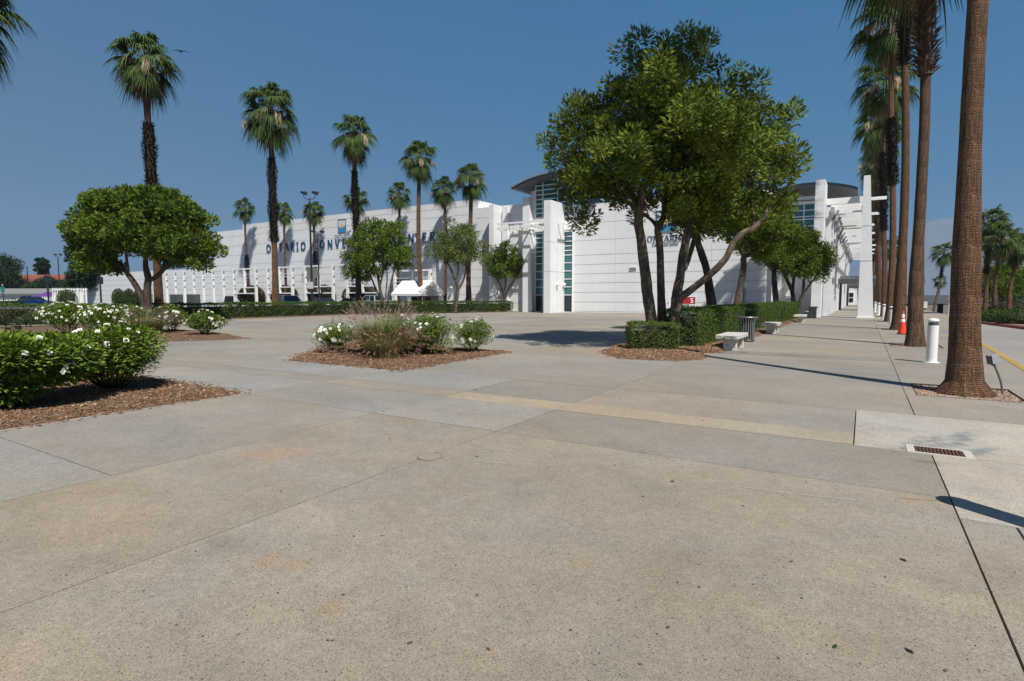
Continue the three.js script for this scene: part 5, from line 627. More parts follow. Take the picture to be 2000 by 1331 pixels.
// ---------------------------------------------------------------- background buildings
{
  const b = thing('white_house', 'low white building with grey shingle roof at the left edge', 'building', [-158, -.1, -48], .55);
  part(b, 'wall', span(-10, 8, 0, 2.3, -8, 0), mWhite); part(b, 'roof', prism([[-.6, 2.3], [8.6, 2.3], [4, 3.5]], 19).rotateY(-Math.PI / 2).translate(-1, 0, -8), M(.2, .2, .19)); part(b, 'fascia', span(-10.4, 8.4, 2.0, 2.3, .02, .5), mGrey);
  for (const x of [3.1, 4.3]) { const w = part(b, 'window', span(x - .5, x + .5, .7, 1.9, .01, .08), mWhite); part(w, 'pane', span(x - .42, x + .42, .78, 1.82, .08, .1), mGlassDark); }
  const p = thing('parapet_block', 'white dentilled parapet behind the grey shingle roof', 'building', [-172, -.1, -62], .55); part(p, 'wall', span(-6, 6, 0, 3.4, -3, 0), mWhite); part(p, 'parapet', span(-6.1, 6.1, 3.6, 3.8, -3.1, .1), mWhite); for (let i = 0; i < 9; i++) part(p, 'dentil', span(-5.8 + i * 1.4, -5.1 + i * 1.4, 3.4, 3.6, -.2, .05), mWhite);
  const r = thing('red_roof_building', 'long tan building with red tiled roof far left', 'building', [-200, -.1, -72], .55);
  part(r, 'wall', span(-16, 14, 0, 5.6, -10, 0), M(.42, .33, .25)); part(r, 'roof', prism([[-1.2, 5.6], [11, 5.6], [6, 8.2], [3.5, 8.2]], 32).rotateY(-Math.PI / 2).translate(-1, 0, -10), M(.24, .06, .035)); for (const x of [-12, -7, -2, 3, 8]) { const w = part(r, 'window', span(x - 1, x + 1, 3, 4.6, .01, .06), mGrey); part(w, 'pane', span(x - .9, x + .9, 3.1, 4.5, .06, .09), mGlassDark); }
  const r2 = thing('red_roof_building', 'red tiled roof just showing behind the step of the hall', 'building', [-99, -.1, -72]); part(r2, 'wall', span(-12, 12, 0, 6.2, -6, 0), M(.42, .33, .25)); part(r2, 'roof', span(-12.3, 12.3, 6.2, 8.2, -6.2, .3), M(.24, .06, .035));
  const s = thing('slatted_fence', 'white slatted pergola fence left of the low wing', 'fence', [-101, -.1, -37.7], .54); for (let i = 0; i < 15; i++) part(s, 'post', span(-2.6 + i * .36, -2.5 + i * .36, i < 5 ? 0 : 2.1, 2.95, -.06, .06), mWhite); part(s, 'rail', span(-2.7, 2.65, 2.7, 2.82, -.12, -.06), mWhite); part(s, 'rail', span(-2.7, 2.65, 2.05, 2.15, -.12, -.06), mWhite); part(s, 'panel', span(-2.7, -.9, 0, 2.05, -.2, -.12), mWhite); for (const x of [1.4, 2.6]) part(s, 'post', span(x - .09, x + .09, 0, 2.9, .07, .2), mWhite);
  const s2 = thing('slatted_fence', 'short white slatted fence behind the blue car', 'fence', [-137, -.1, -48.5], .54); for (let i = 0; i < 12; i++) part(s2, 'slat', span(-3 + i * .5, -2.75 + i * .5, 0, 2.1, -.06, .06), mWhite); part(s2, 'rail', span(-3.1, 3.1, 1.9, 2.05, -.12, -.06), mWhite);
  const q = thing('pitched_canopy', 'purple canopy roof beside the white slatted fence', 'canopy', [-118, -.1, -41], .5); part(q, 'roof', new THREE.ConeGeometry(2.4, .9, 4).rotateY(.785).translate(0, 2.1, 0), M(.12, .04, .22)); for (const [x, z] of [[-1.5, -1.5], [1.5, -1.5], [-1.5, 1.5], [1.5, 1.5]]) part(q, 'post', cyl(.05, .05, 1.7, x, 0, z, 6), mWhite);
  // right side, beyond the road
  const y0 = -dropAt(14, -172), c = thing('grey_building', 'long low grey building with dark openings beyond the lawn', 'building', [10, y0, -172], -.12);
  part(c, 'upper_wall', span(-8, 34, 2.7, 4.8, -12, 0), M(.17, .18, .195)); part(c, 'recess', span(-8, 34, 0, 2.7, -12, -1.5), M(.035, .033, .033)); for (const x of [-6, 3, 6.4, 15, 20, 27]) part(c, 'pier', span(x, x + 2.2, 0, 2.7, -1.4, -.1), M(.34, .30, .27)); for (const x of [9.4, 11.2, 13]) { const w = part(c, 'window', span(x - .7, x + .7, .2, 2.2, -1.48, -1.42), mGrey); part(w, 'pane', span(x - .62, x + .62, .3, 2.1, -1.42, -1.38), mGlassDark); } part(c, 'roof_unit', rbox(2.4, .9, 2, .05, 12, 5.25, -5), mWhite);
  const e = thing('pale_building', 'pale building with flat roof behind the round tree', 'building', [27, -2, -128], -.2); part(e, 'wall', span(-14, 16, 0, 4.0, -10, 0), M(.46, .46, .45)); part(e, 'canopy', span(-14, -3, 3.0, 3.4, 0, 2.2), M(.3, .28, .25)); for (const x of [-13.6, -8.5, -3.4]) part(e, 'pillar', span(x - .2, x + .2, 0, 3, 1.6, 2), mWhite); for (const x of [-1, 3, 7, 11]) { const w = part(e, 'window', span(x, x + 2.4, .4, 2.6, .01, .06), mGrey); part(w, 'pane', span(x + .1, x + 2.3, .5, 2.5, .06, .1), mGlassDark); }
}
// hazy mountain far behind, and its foothills
{
  const pos = [], idx = [], nx = 120, nz = 16; for (let j = 0; j <= nz; j++) for (let i = 0; i <= nx; i++) { const x = lerp(-3800, 9500, i / nx), t = j / nz, z = -6200 - t * 3400, ridge = 810 * Math.exp(-(((x - 800) / 900) ** 2)) + 480 * Math.exp(-(((x - 2500) / 1000) ** 2)) + 350 * Math.exp(-(((x - 5200) / 1900) ** 2)) + 80; pos.push(x, -10 + ridge * sstep(0, .6, t) * (.72 + .5 * fbm(x / 380, z / 480, 77, 5)), z); }
  for (let j = 0; j < nz; j++) for (let i = 0; i < nx; i++) { const a = j * (nx + 1) + i; idx.push(a, a + 1, a + nx + 1, a + 1, a + nx + 2, a + nx + 1); }
  const g = new THREE.BufferGeometry(); g.setAttribute('position', new THREE.Float32BufferAttribute(pos, 3)); g.setIndex(idx); g.computeVertexNormals(); struct('mountain', g, M(.17, .16, .145, { roughness: 1 }));
}
scene.fog = new THREE.FogExp2(new THREE.Color().setRGB(.115, .18, .27), .00012);
// ---------------------------------------------------------------- street furniture
const mStone = new THREE.MeshStandardMaterial({ color: lin(.66, .65, .63), map: tex(512, 512, (i, j) => { const s = tn(i / 32, j / 32, 16, 71), t = tn(i / 6.4, j / 6.4, 80, 72), k = s * t < .06 ? .84 : 1, v = (.9 + .1 * t) * lerp(.93, 1, s) * k; return [v, v, v * .985]; }), roughness: .85, side: THREE.DoubleSide });
{
  const seat = boxUV(new RoundedBoxGeometry(.62, .12, 1.62, 3, .018), 1), leg = boxUV(new RoundedBoxGeometry(.36, .34, .2, 2, .012), 1);
  const b = thing('concrete_bench', 'nearest white concrete bench, with a stained chipped end', 'bench', [-3.28, 0, -17.75], 0, 'benches along the hedge');
  part(b, 'seat', seat, mStone).position.y = .40; for (const z of [-.52, .52]) part(b, 'leg', leg, mStone).position.set(.05, .17, z);
  // dark stain crusted on the near end
  const S = new Soup(400), R = rng(3); for (let i = 0; i < 90; i++) { const x = -.25 + R() * .5, a = R() * 6.28; S.leaf(x, .40 + (R() - .62) * .07, .811, Math.cos(a), Math.sin(a) * .3, 0, 0, 0, 1, .03 + R() * .03, .012, .09, .075, .06, 0); } part(b, 'lichen_stain', S.geo(), mDryLeaf);
  const clean = l => { const c = clone(b, ...l); c.remove(c.children.find(o => o.name === 'lichen_stain')); return c; };
  clean(['second white concrete bench, just beyond the slatted bin', [-3.3, 0, -26.3], .02]); clean(['third white concrete bench, near the end of the hedge', [-3.25, 0, -38.7], 0]); clean(['farthest white bench, by the second bin at the pylon', [-3.35, 0, -47.3], 0]);
}
{
  const t = thing('litter_bin', 'slatted silver litter bin beside the nearest bench', 'bin', [-3.42, 0, -21.1], 0, 'slatted bins'); const R0 = .24;
  part(t, 'liner', cyl(.205, .215, .74, 0, .05, 0, 24), mBlack); part(t, 'base_ring', lathe([[.2, .02], [.25, .02], [.25, .07], [.2, .07]], 28), mDarkSteel);
  const sg = tube([[R0, .05, 0, .012], [R0, .45, 0, .012], [R0 + .005, .66, 0, .012], [R0 + .05, .78, 0, .012], [R0 + .1, .84, 0, .012]], 4, 3).scale(1, 1, 1.9); for (let i = 0; i < 20; i++) part(t, 'slat', sg, mSteel).rotation.y = i / 20 * 6.283;
  part(t, 'rim', new THREE.TorusGeometry(.335, .018, 8, 32).rotateX(Math.PI / 2).translate(0, .845, 0), mSteel); part(t, 'lid', lathe([[.15, .80], [.32, .845], [.325, .86], [.15, .83]], 28), mDarkSteel);
  clone(t, 'slatted bin at the far end of the hedge by the white pylon', [-3.1, 0, -46.2]);
}
{
  const b = thing('bollard_light', 'nearest white bollard light in view, with a louvred glass collar', 'bollard', [1.41, 0, -16.5], 0, 'bollard lights between the palms'), mB = M(.78, .78, .77, { roughness: .35 });
  part(b, 'flange', lathe([[0, 0], [.17, 0], [.17, .015], [.16, .022], [0, .022]], 28), mB); part(b, 'post', cyl(.11, .11, .865, 0, .02, 0, 28), mB);
  const c = part(b, 'light_collar', cyl(.092, .092, .075, 0, .885, 0, 24), new THREE.MeshPhysicalMaterial({ color: lin(.3, .28, .18), roughness: .1, clearcoat: 1 })); for (let i = 0; i < 3; i++) part(c, 'louvre', lathe([[.09, .895 + i * .022], [.108, .89 + i * .022], [.108, .897 + i * .022], [.09, .902 + i * .022]], 24), mDarkSteel);
  part(b, 'cap', lathe([[0, 1.05], [.05, 1.047], [.09, 1.033], [.112, 1.008], [.115, .995], [.115, .958], [0, .958]], 28), mB);
  clone(b, 'bollard standing out of frame on the right, casting the round-tipped shadow', [1.25, 0, -4.9]);
  ['second bollard, half behind the third palm', 'third bollard, behind the fourth palm', 'fourth bollard, thin and far in the palm row', 'fifth bollard, far in the palm row'].forEach((l, i) => clone(b, l, [[1.28, 0, -36.2], [1.2, 0, -46.4], [1.1, 0, -57], [1.0, 0, -67.4]][i]));
}
{
  const c = thing('traffic_cone', 'orange traffic cone with two white bands', 'cone', [1.4, 0, -28.4]), r = y => lerp(.165, .03, y / .95), band = (a, b, m, n) => part(c, n, lathe([[r(a), a], [r(b), b]], 28), m), or = M(.78, .055, .018, { roughness: .5 }), wh = M(.8, .8, .78, { roughness: .4 });
  part(c, 'base', rbox(.36, .04, .36, .012, 0, .02, 0), mBlack); band(.04, .52, or, 'cone_body'); band(.52, .64, wh, 'reflective_band'); band(.64, .70, or, 'cone_body'); band(.70, .84, wh, 'reflective_band'); part(c, 'cone_tip', lathe([[r(.84), .84], [r(.95), .95], [.02, .97], [0, .97]], 20), or);
}
{
  const u = thing('conduit_box', 'grey outlet box on a bent conduit beside the nearest palm', 'outlet', [1.98, -.04, -11.95]);
  part(u, 'conduit', tube([[0, 0, 0, .017], [-.03, .2, 0, .017], [-.09, .38, .01, .017], [-.14, .5, .02, .017]], 10, 4), M(.2, .215, .23, { roughness: .5, metalness: .4 }));
  const b = part(u, 'box', rbox(.13, .15, .075, .008), M(.24, .265, .30, { roughness: .45 })); b.position.set(-.17, .58, .03); b.rotation.set(0, .5, .25); const l = part(b, 'lid', rbox(.115, .15, .03, .006), M(.3, .33, .37)); l.position.set(.01, .004, .058);
  part(u, 'connector', cyl(.026, .026, .05, -.15, .475, .02, 10), mBlack); const s = part(u, 'lamp_head', cyl(.03, .04, .06, 0, 0, 0, 12), mBlack); s.position.set(-.3, .5, .03); s.rotation.z = 1.2; part(u, 'cable', tube([[-.29, .5, .03, .005], [-.45, .44, .16, .004], [-.62, .43, .16, .004], [-.8, .45, .06, .004]], 5, 4), mGrey);
}
// fallen leaves and gum spots on the paving
{
  const R = rng(15), leafShape = (r, g, b, L) => { const S = new Soup(16); S.leaf(0, .001, 0, 1, .03, .1, 0, 1, 0, L, L * .42, r, g, b, .05); return S.geo(); };
  [['green leaf lying on the foreground paving', -.05, -2.78, .03, .06, .02, .045], ['dark curled leaf lying right of the green leaf', .25, -2.92, .03, .02, .02, .05], ['dark leaf scrap lying mid-right on the tan slab', .28, -3.95, .03, .025, .022, .055], ['small brown leaf scrap on the lower left paving', -1.33, -1.97, .14, .06, .02, .032]].forEach(([l, x, z, r, g, b, L]) => single('fallen_leaf', l, 'leaf', leafShape(r, g, b, L), mDryLeaf, [x, .004, z], R() * 6.28, 'fallen leaves'));
  const spots = [[-1.67, -1.83, .014], [-2.0, -1.65, .008], [-1.98, -1.66, .008], [-.72, -2.56, .012], [-1.1, -2.3, .008], [-3.9, -2.8, .012], [-2.75, -2.5, .009], [-2.6, -2.6, .009], [-3.0, -2.2, .008], [-.3, -3.6, .012], [-.7, -4.4, .012], [-1.4, -4.2, .01]]; for (let i = 0; i < 70; i++) spots.push([-6.5 + R() * 7, -4.2 - R() * 14, .006 + R() * R() * .02]); for (let i = 0; i < 60; i++) spots.push([-4.5 + R() * 5, -1 - R() * 5, .004 + R() * .006]);
  const mGum = M(.09, .083, .072, { roughness: .8 }), gg = new THREE.CircleGeometry(1, 9).rotateX(-Math.PI / 2); spots.forEach(([x, z, r]) => { if (x < -8.2 && z < -8.5) return; const m = part(plaza, 'gum_spot', gg, mGum); m.position.set(x, .0045 + r * .02, z); m.scale.set(r, 1, r * (.6 + R() * .5)); m.rotation.y = R() * 3; });
}
{ // chalk and survey-paint marks left on the slabs
  const line = (name, pts, w, m, y) => { const S = new Soup(64); S.strip(pts.map(([x, z], i) => [x, y, z, w * (.6 + .6 * h2(i, 5))]), .35, 0, .94, 1, 1, 1); const g = S.geo(); g.deleteAttribute('color'); part(plaza, name, g, m); };
  line('chalk_mark', [[-.84, -4.83], [-.68, -4.84], [-.5, -4.86], [-.3, -4.9], [-.15, -4.93], [0, -4.97]], .012, M(.5, .465, .41), .0045);
  line('paint_mark', [[.27, -5.2], [.4, -5.24], [.5, -5.28], [.6, -5.32]], .01, M(.4, .2, .15), .0045);
  line('chalk_mark', [[-3.05, -4.3], [-2.9, -4.34], [-2.7, -4.38]], .014, M(.47, .43, .37), .0045);
}
// ---------------------------------------------------------------- lamp posts and signs
function flood(label, pos, h, s = 1, disc = false) {
  const g = thing('flood_light_pole', label, 'lamp post', pos); part(g, 'pole', cyl(.1 * s, .075 * s, h - .75, 0, 0, 0, 10), mPole); part(g, 'base', cyl(.28 * s, .26 * s, .5, 0, 0, 0, 14), M(.4, .39, .37)); part(g, 'finial', cyl(.045 * s, .045 * s, .35, 0, h - .78, 0, 8), mPole);
  part(g, 'arm', tube([[-.42 * s, h - .1, .26 * s, .03 * s], [-.4 * s, h - .35, .25 * s, .03 * s], [-.2 * s, h - .52, .12 * s, .03 * s], [.2 * s, h - .52, -.12 * s, .03 * s], [.4 * s, h - .35, -.25 * s, .03 * s], [.42 * s, h - .1, -.26 * s, .03 * s]], 7, 3), mPole);
  for (const k of [-1, 1]) { const a = part(g, 'flood_head', merge([rbox(.46 * s, .22 * s, .3 * s, .04 * s), span(.2 * s, .25 * s, -.15 * s, .15 * s, -.17 * s, .17 * s)]), mPole); a.position.set(k * .42 * s, h + .02, -k * .26 * s); a.rotation.set(0, .2, -.28); part(a, 'lens', span(.25 * s, .256 * s, -.12 * s, .12 * s, -.14 * s, .14 * s), M(.1, .11, .12, { roughness: .1 })); }
  if (disc) { const d = part(g, 'round_sign', new THREE.CylinderGeometry(.52, .52, .03, 36).rotateX(Math.PI / 2), M(.13, .135, .135, { roughness: .6 })); d.position.set(0, 3.72, -.13); d.rotation.y = .55; const q = part(g, 'notice', span(-.2, .2, -.3, .3, -.01, .01), M(.42, .43, .45)); q.position.set(.05, 2.65, .13); q.rotation.y = .55; }
  return g;
}
flood('tall dark twin floodlight pole with a grey round sign halfway up', [-41.2, -.1, -33.3], 10.6, 1, true);
flood('smaller twin floodlight pole seen right of the one with the round sign', [-53.7, -.1, -44.4], 9.1);
flood('distant twin floodlight pole left of the eucalyptus', [-146.4, -.1, -52.9], 10.6, 1.2);
single('utility_pole', 'thin far utility pole above the red tiled roof', 'pole', merge([cyl(.14, .1, 9.6, 0, 0, 0, 7), span(-.5, .5, 9.2, 9.35, -.06, .06)]), mPole, [-187, -.1, -60.7]);
[['dark square sign board on a thick post, left one', -85.3, -29.6, 4.25], ['dark square sign board on a thick post, right one', -79.8, -33, 4.05]].forEach(([l, x, z, h]) => { const g = thing('sign_post', l, 'sign', [x, -.1, z], .6, 'dark sign boards'); part(g, 'post', cyl(.1, .1, h - .75, 0, 0, 0, 8), mPole); part(g, 'board', rbox(.68, .85, .16, .02, 0, h - .42, 0), mPole); });
for (const [i, x, z] of [[0, -98, -44.4], [1, -94.2, -46]]) { const g = thing('parking_sign', ['small parking sign on a thin pole, left one', 'small parking sign on a thin pole, right one'][i], 'sign', [x, -.1, z], .5, 'parking signs'); part(g, 'pole', cyl(.035, .035, 2.6, 0, 0, 0, 6), mGrey); part(g, 'plate', span(-.17, .17, 2.1, 2.65, .04, .06), i ? M(.6, .52, .5) : M(.35, .12, .11)); }
for (const [i, x, z] of [[0, -97.4, -45.4], [1, -94.6, -47.1]]) single('yellow_post', ['yellow guard post before the low wing, left one', 'yellow guard post before the low wing, right one'][i], 'bollard', lathe([[0, 0], [.1, 0], [.1, 1.1], [.07, 1.17], [0, 1.19]], 12), M(.6, .4, .03), [x, -.1, z], 0, 'yellow guard posts');
{ const g = thing('street_sign', 'green street name sign on a pole at the far left', 'sign', [-109.3, -.1, -32.4], .6); part(g, 'pole', cyl(.06, .06, 3.3, 0, 0, 0, 7), mPole); part(g, 'plate', span(-.28, .28, 2.3, 3.2, .03, .05), M(.02, .17, .14)); part(g, 'finial', new THREE.SphereGeometry(.09, 8, 6).translate(0, 3.4, 0), mWhite); }
{ // ticket stand with red board behind the big tree
  const g = thing('notice_stand', 'red and white notice board on grey posts behind the tree trunks', 'sign', [-12.1, 0, -45], .2); for (const x of [-.15, .42]) part(g, 'post', cyl(.07, .07, 2.1, x, 0, -.15, 8), mGrey); part(g, 'cabinet', rbox(.5, .95, .35, .03, .12, .5, -.1), M(.2, .24, .26)); const b = part(g, 'board', rbox(1.95, .62, .05, .01, .05, 1.26, .05), M(.75, .74, .73)); part(b, 'red_field', span(-.87, .97, .99, 1.53, .076, .082), M(.38, .012, .02)); const t = new TextGeometry('S', { font: fontBold, size: .36, depth: .01, curveSegments: 6 }); part(b, 'letter', t.translate(.58, 1.08, .083), mWhite);
}
{ // white peaked canopy tent by the side door
  const g = thing('canopy_tent', 'white peaked canopy tent against the hall wall', 'tent', [-40.4, -.1, -46.6], 0), m = M(.78, .78, .76, { roughness: .7 });
  const gab = [[-1.75, 1.95], [0, 3.35], [1.75, 1.95], [1.75, 1.75], [-1.75, 1.75]]; part(g, 'gable', prism(gab, .04).rotateY(Math.PI / 2).translate(1.95, 0, 0), m); for (const k of [-1, 1]) { const L = Math.hypot(1.75, 1.4), r = part(g, 'roof_sheet', box(4.4, .05, L + .06), m); r.position.set(-.25, 2.65, k * .875); r.rotation.x = k * Math.atan2(1.4, 1.75); part(g, 'valance', span(-2.45, 1.93, 1.75, 1.96, k * 1.75 - .02, k * 1.75 + .02), m); }
  for (const x of [-2.3, 1.85]) for (const z of [-1.7, 1.7]) part(g, 'pole', cyl(.045, .045, 1.8, x, 0, z, 8), mWhite); const kk = thing('ticket_booth', 'small beige booth with dark windows under the canopy tent', 'booth', [-40.6, -.1, -47]); part(kk, 'wall', span(-1.7, 1.4, 0, 1.95, -1.3, -.3), M(.5, .48, .44)); for (const x of [-1.1, -.2, .8]) part(kk, 'pane', span(x - .35, x + .35, .6, 1.6, -.3, -.26), mGlassDark);
}
{ const g = thing('utility_cabinet', 'tall dark green utility cabinets behind the left hedge, left one', 'cabinet', [-84.5, -.1, -44.5], 0, 'utility cabinets'); part(g, 'body', rbox(1.9, 2.0, .9, .03, 0, 1, 0), M(.06, .085, .07)); part(g, 'door', span(-.85, -.02, .2, 1.85, .455, .48), M(.07, .095, .08)); clone(g, 'tall dark green utility cabinets behind the left hedge, right one', [-80.6, -.1, -44.8]); clone(g, 'pale utility cabinet nearest the left tree trunk', [-90.2, -.1, -43.2]).children[0].material = M(.22, .25, .22); }
// ---------------------------------------------------------------- vehicles
function car(name, label, category, pos, turn, o) {
  const g = thing(name, label, category, pos, turn), p = new THREE.MeshPhysicalMaterial({ color: lin(...o.c), roughness: .3, metalness: o.metal ?? .3, clearcoat: 1, clearcoatRoughness: .05, side: THREE.DoubleSide }), w = 1.84;
  const taper = (geo, belt, top, k) => { const a = geo.attributes.position; for (let i = 0; i < a.count; i++) { const y = a.getY(i); if (y > belt) a.setZ(i, a.getZ(i) * (1 - k * (y - belt) / (top - belt))); } geo.computeVertexNormals(); return geo; };
  part(g, 'body', prism(o.body, w, .06), p); part(g, 'greenhouse', taper(prism(o.glass, w - .1, .02), o.belt, o.top, .2), mGlassDark);
  const rw = (w - .1) * .8; part(g, 'roof', rbox(o.roof[1] - o.roof[0], .1, rw + .03, .04, (o.roof[0] + o.roof[1]) / 2, o.top + .01, 0), p);
  for (const k of [-1, 1]) for (const [x0, x1] of o.pillars) part(g, 'pillar', bar([x0, o.belt, k * (w / 2 - .045)], [x1, o.top, k * (rw / 2 + .005)], .045), p);
  for (const k of [-1, 1]) { part(g, 'headlight', rbox(.1, .16, .36, .03, o.ends[0] - .02, .72, k * .62), M(.6, .6, .6, { roughness: .1 })); part(g, 'tail_light', rbox(.08, .3, .22, .03, o.ends[1] + .03, .85, k * .74), M(.3, .01, .01, { roughness: .2 })); part(g, 'mirror', rbox(.16, .14, .18, .04, o.mir, o.belt + .08, k * (w / 2 + .08)), p); }
  for (const x of o.wheels) for (const k of [-1, 1]) { const t = part(g, 'wheel', new THREE.CylinderGeometry(.34, .34, .23, 24).rotateX(Math.PI / 2).translate(x, .34, k * (w / 2 - .1)), mTyre); part(t, 'rim', new THREE.CylinderGeometry(.21, .21, .25, 16).rotateX(Math.PI / 2).translate(x, .34, k * (w / 2 - .1)), mSteel); }
  return g;
}
const suv = { body: [[-2.3, .35], [-2.32, .95], [-2.2, 1.05], [.95, 1.05], [1.2, 1.0], [2.15, .9], [2.3, .7], [2.3, .32], [1.85, .25], [-1.9, .25]], glass: [[-2.18, 1.04], [-1.9, 1.62], [.35, 1.62], [1.15, 1.03]], belt: 1.04, top: 1.62, roof: [-1.92, .38], pillars: [[-2.12, -1.86], [-.95, -.9], [.05, 0], [1.08, .32]], ends: [2.3, -2.32], mir: .8, wheels: [-1.42, 1.42] };
const pick = { body: [[-2.75, .45], [-2.78, 1.12], [-.7, 1.12], [-.68, 1.08], [1.1, 1.1], [2.45, 1.02], [2.65, .8], [2.65, .4], [2.1, .32], [-2.2, .35]], glass: [[-.72, 1.1], [-.55, 1.66], [.75, 1.66], [1.35, 1.09]], belt: 1.1, top: 1.66, roof: [-.56, .78], pillars: [[-.68, -.52], [.1, .1], [1.28, .72]], ends: [2.65, -2.78], mir: 1.05, wheels: [-1.7, 1.7] };
const sedan = { body: [[-2.3, .38], [-2.32, .85], [-2.1, .98], [.9, .98], [2.1, .86], [2.28, .65], [2.28, .32], [1.85, .25], [-1.9, .25]], glass: [[-1.95, .97], [-1.25, 1.38], [.2, 1.38], [.95, .97]], belt: .97, top: 1.38, roof: [-1.27, .22], pillars: [[-1.88, -1.2], [-.4, -.4], [.88, .17]], ends: [2.28, -2.32], mir: .65, wheels: [-1.4, 1.4] };
car('sport_utility_car', 'blue sport utility car parked at the far left', 'car', [-116.4, -.1, -38.6], .52, { ...suv, c: [.008, .035, .16] });
car('sport_utility_car', 'silver sport utility car with roof showing over the hedge', 'car', [-51.3, .02, -38.6], -.35, { ...suv, c: [.5, .51, .52], metal: .6 });
car('dark_sedan', 'dark sedan beside the silver car behind the hedge', 'car', [-50.6, -.02, -42.6], -.3, { ...sedan, c: [.02, .03, .045] });
car('pickup_truck', 'silver pickup truck parked behind the hedge by the tent', 'truck', [-45, .0, -44.6], .12 + Math.PI, { ...pick, c: [.42, .44, .44], metal: .5 });
car('dark_sedan', 'dark green hood of a car left of the pickup', 'car', [-48.6, -.05, -45.4], .1, { ...sedan, c: [.02, .045, .04] });
car('blue_hatchback', 'dark blue car parked behind the island palms', 'car', [13.4, -1.15, -92], .3, { ...sedan, c: [.01, .02, .06] });
{ const g = thing('utility_trailer', 'small black trailer parked before the leftmost ball shrub', 'trailer', [-73.6, -.1, -46.6], .1); part(g, 'bed', rbox(2.4, .4, 1.4, .05, 0, .75, 0), mBlack); part(g, 'mudguard', prism([[-1.5, .9], [-1.2, 1.75], [-1.05, 1.75], [-1.05, .9]], 1.2), mBlack); for (const k of [-1, 1]) part(g, 'wheel', new THREE.CylinderGeometry(.32, .32, .2, 18).rotateX(Math.PI / 2).translate(0, .32, k * .75), mTyre); }
{ const x = 5.2, z = -131, g = thing('delivery_bus', 'white bus with dark windows showing between promenade palms', 'bus', [x, -.9, z], 1.5); part(g, 'body', rbox(7.4, 2.3, 2.2, .12, 0, 1.65, 0), M(.72, .73, .74)); for (let i = 0; i < 5; i++) for (const k of [-1, 1]) part(g, 'pane', rbox(1.1, .75, .04, .02, -2.8 + i * 1.35, 1.95, k * 1.1), mGlassDark); for (const k of [-1, 1]) { part(g, 'end_window', rbox(.04, .8, 1.9, .02, k * 3.7, 1.95, 0), mGlassDark); part(g, 'bumper', rbox(.2, .3, 2.2, .04, k * 3.72, .55, 0), M(.03, .08, .11)); } for (const a of [-2.3, 2.3]) for (const k of [-1, 1]) part(g, 'wheel', new THREE.CylinderGeometry(.45, .45, .28, 20).rotateX(Math.PI / 2).translate(a, .45, k * 1.0), mTyre); }
// ---------------------------------------------------------------- road island and far roadside
{
  const pts = [[7.35, -38], [7.3, -50], [6.8, -60], [7.6, -66], [11, -72], [17, -74], [20, -60], [20, -38]], s = new THREE.Shape(pts.map(p => new THREE.Vector2(p[0], -p[1]))), R = rng(6);
  const g = thing('road_island', 'planted road island with a worn red kerb', 'kerb', [0, 0, 0]); const body = new THREE.ExtrudeGeometry(s, { depth: .5, bevelEnabled: false }).rotateX(-Math.PI / 2).translate(0, -1.13, 0), a = body.attributes.position; for (let i = 0; i < a.count; i++) a.setY(i, a.getY(i) + .66 + .0 - dropAt(a.getX(i), a.getZ(i))); part(g, 'kerb', body, M(.22, .045, .035)); const inn = new THREE.Shape(pts.map(([x, z]) => new THREE.Vector2(lerp(14, x, .97), -lerp(-56, z, .985)))), top = new THREE.ExtrudeGeometry(inn, { depth: .04, bevelEnabled: false }).rotateX(-Math.PI / 2).translate(0, .02, 0), q = top.attributes.position; for (let i = 0; i < q.count; i++) q.setY(i, q.getY(i) - dropAt(q.getX(i), q.getZ(i)) + .0); part(g, 'soil', top, M(.26, .15, .1));
  for (const [i, x, z, w] of [[0, 8.4, -48, 'nearest right edge'], [1, 8.6, -52.5, 'second'], [2, 8.6, -56.5, 'third'], [3, 8.3, -60.5, 'fourth'], [4, 9.5, -64, 'farthest']]) ballShrub('island_shrub', `low clipped shrub on the road island, ${w}`, [x, -.12 - dropAt(x, z), z], [1.0, .55, 1.9, .5], 2200, .12, clip, 600 + i, 'low shrubs on the road island');
  ballShrub('dark_shrub', 'dark shrub mass under the round tree', [15.5, -1.2, -86], [3.6, 1.5, 2, 1.2], 2600, .24, cDark, 610);
}
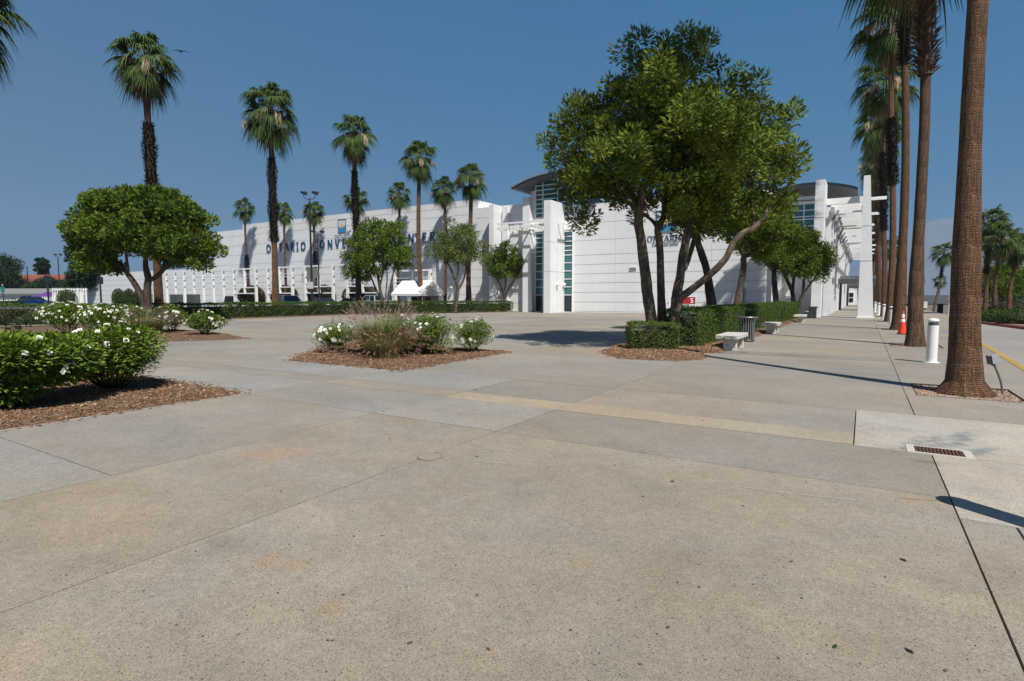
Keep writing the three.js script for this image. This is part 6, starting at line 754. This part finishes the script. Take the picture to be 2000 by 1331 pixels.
{ const x = 8.2, z = -132, g = thing('street_light', 'curved-arm street light with green and red banners', 'lamp post', [x, -dropAt(x, z), z], -.3); part(g, 'pole', cyl(.12, .08, 7.4, 0, 0, 0, 8), M(.45, .46, .47)); part(g, 'arm', tube([[0, 7.3, 0, .06], [.5, 8.1, 0, .05], [1.6, 8.55, 0, .045], [2.9, 8.6, 0, .04]], 7, 4), M(.45, .46, .47)); part(g, 'lamp_head', rbox(.6, .14, .26, .05, 3.1, 8.58, 0), mGrey);
  for (const [k, c1, c2] of [[-1, [.18, .42, .06], [.62, .62, .6]], [1, [.7, .7, .7], [.55, .03, .04]]]) { const b = part(g, 'banner', span(k * .15, k * 1.0, 3.4, 5.6, -.02, .02), M(...(k < 0 ? [.66, .66, .63] : c1))); part(b, 'print', span(k * .17, k * .98, k < 0 ? 3.5 : 5.0, k < 0 ? 4.8 : 5.58, .021, .03), M(...(k < 0 ? c1 : c2))); part(b, 'rod', bar([0, 5.62, 0], [k * 1.02, 5.62, 0], .025), mGrey); } }
{ const g = thing('roadside_sign', 'white square sign on two legs by the far lawn', 'sign', [9.8, -dropAt(9.8, -140), -140], -.1); part(g, 'board', rbox(2.0, 1.3, .08, .02, 0, 2.1, 0), mWhite); for (const y of [2.3, 2.0]) part(g, 'text_line', span(-.7, .6, y, y + .1, .041, .05), mGrey); for (const x of [-.8, .8]) part(g, 'leg', cyl(.05, .05, 1.5, x, 0, 0, 6), mGrey); }
single('thin_pole', 'thin dark pole before the grey building', 'pole', cyl(.09, .07, 5.4, 0, 0, 0, 6), mPole, [18.6, -dropAt(18, -165), -164]);
{ // bird gliding beside the tallest left palm
  const S = new Soup(64); const c = [.02, .02, .022]; for (const k of [-1, 1]) S.strip([[0, 0, 0, .16], [k * .22, .05, .02, .15], [k * .42, .02, -.05, .08], [k * .52, 0, -.1, .01]], 0, 0, 1, ...c); const b = new THREE.SphereGeometry(.09, 10, 8).scale(.8, .7, 2.2); const g = thing('bird', 'small dark bird in the sky right of the tallest left palm', 'bird', [-39.5, 17.9, -21.8], .9); part(g, 'body', b, mBlack); part(g, 'wings', S.geo(), mDryLeaf);
}
renderer.render(scene, camera);
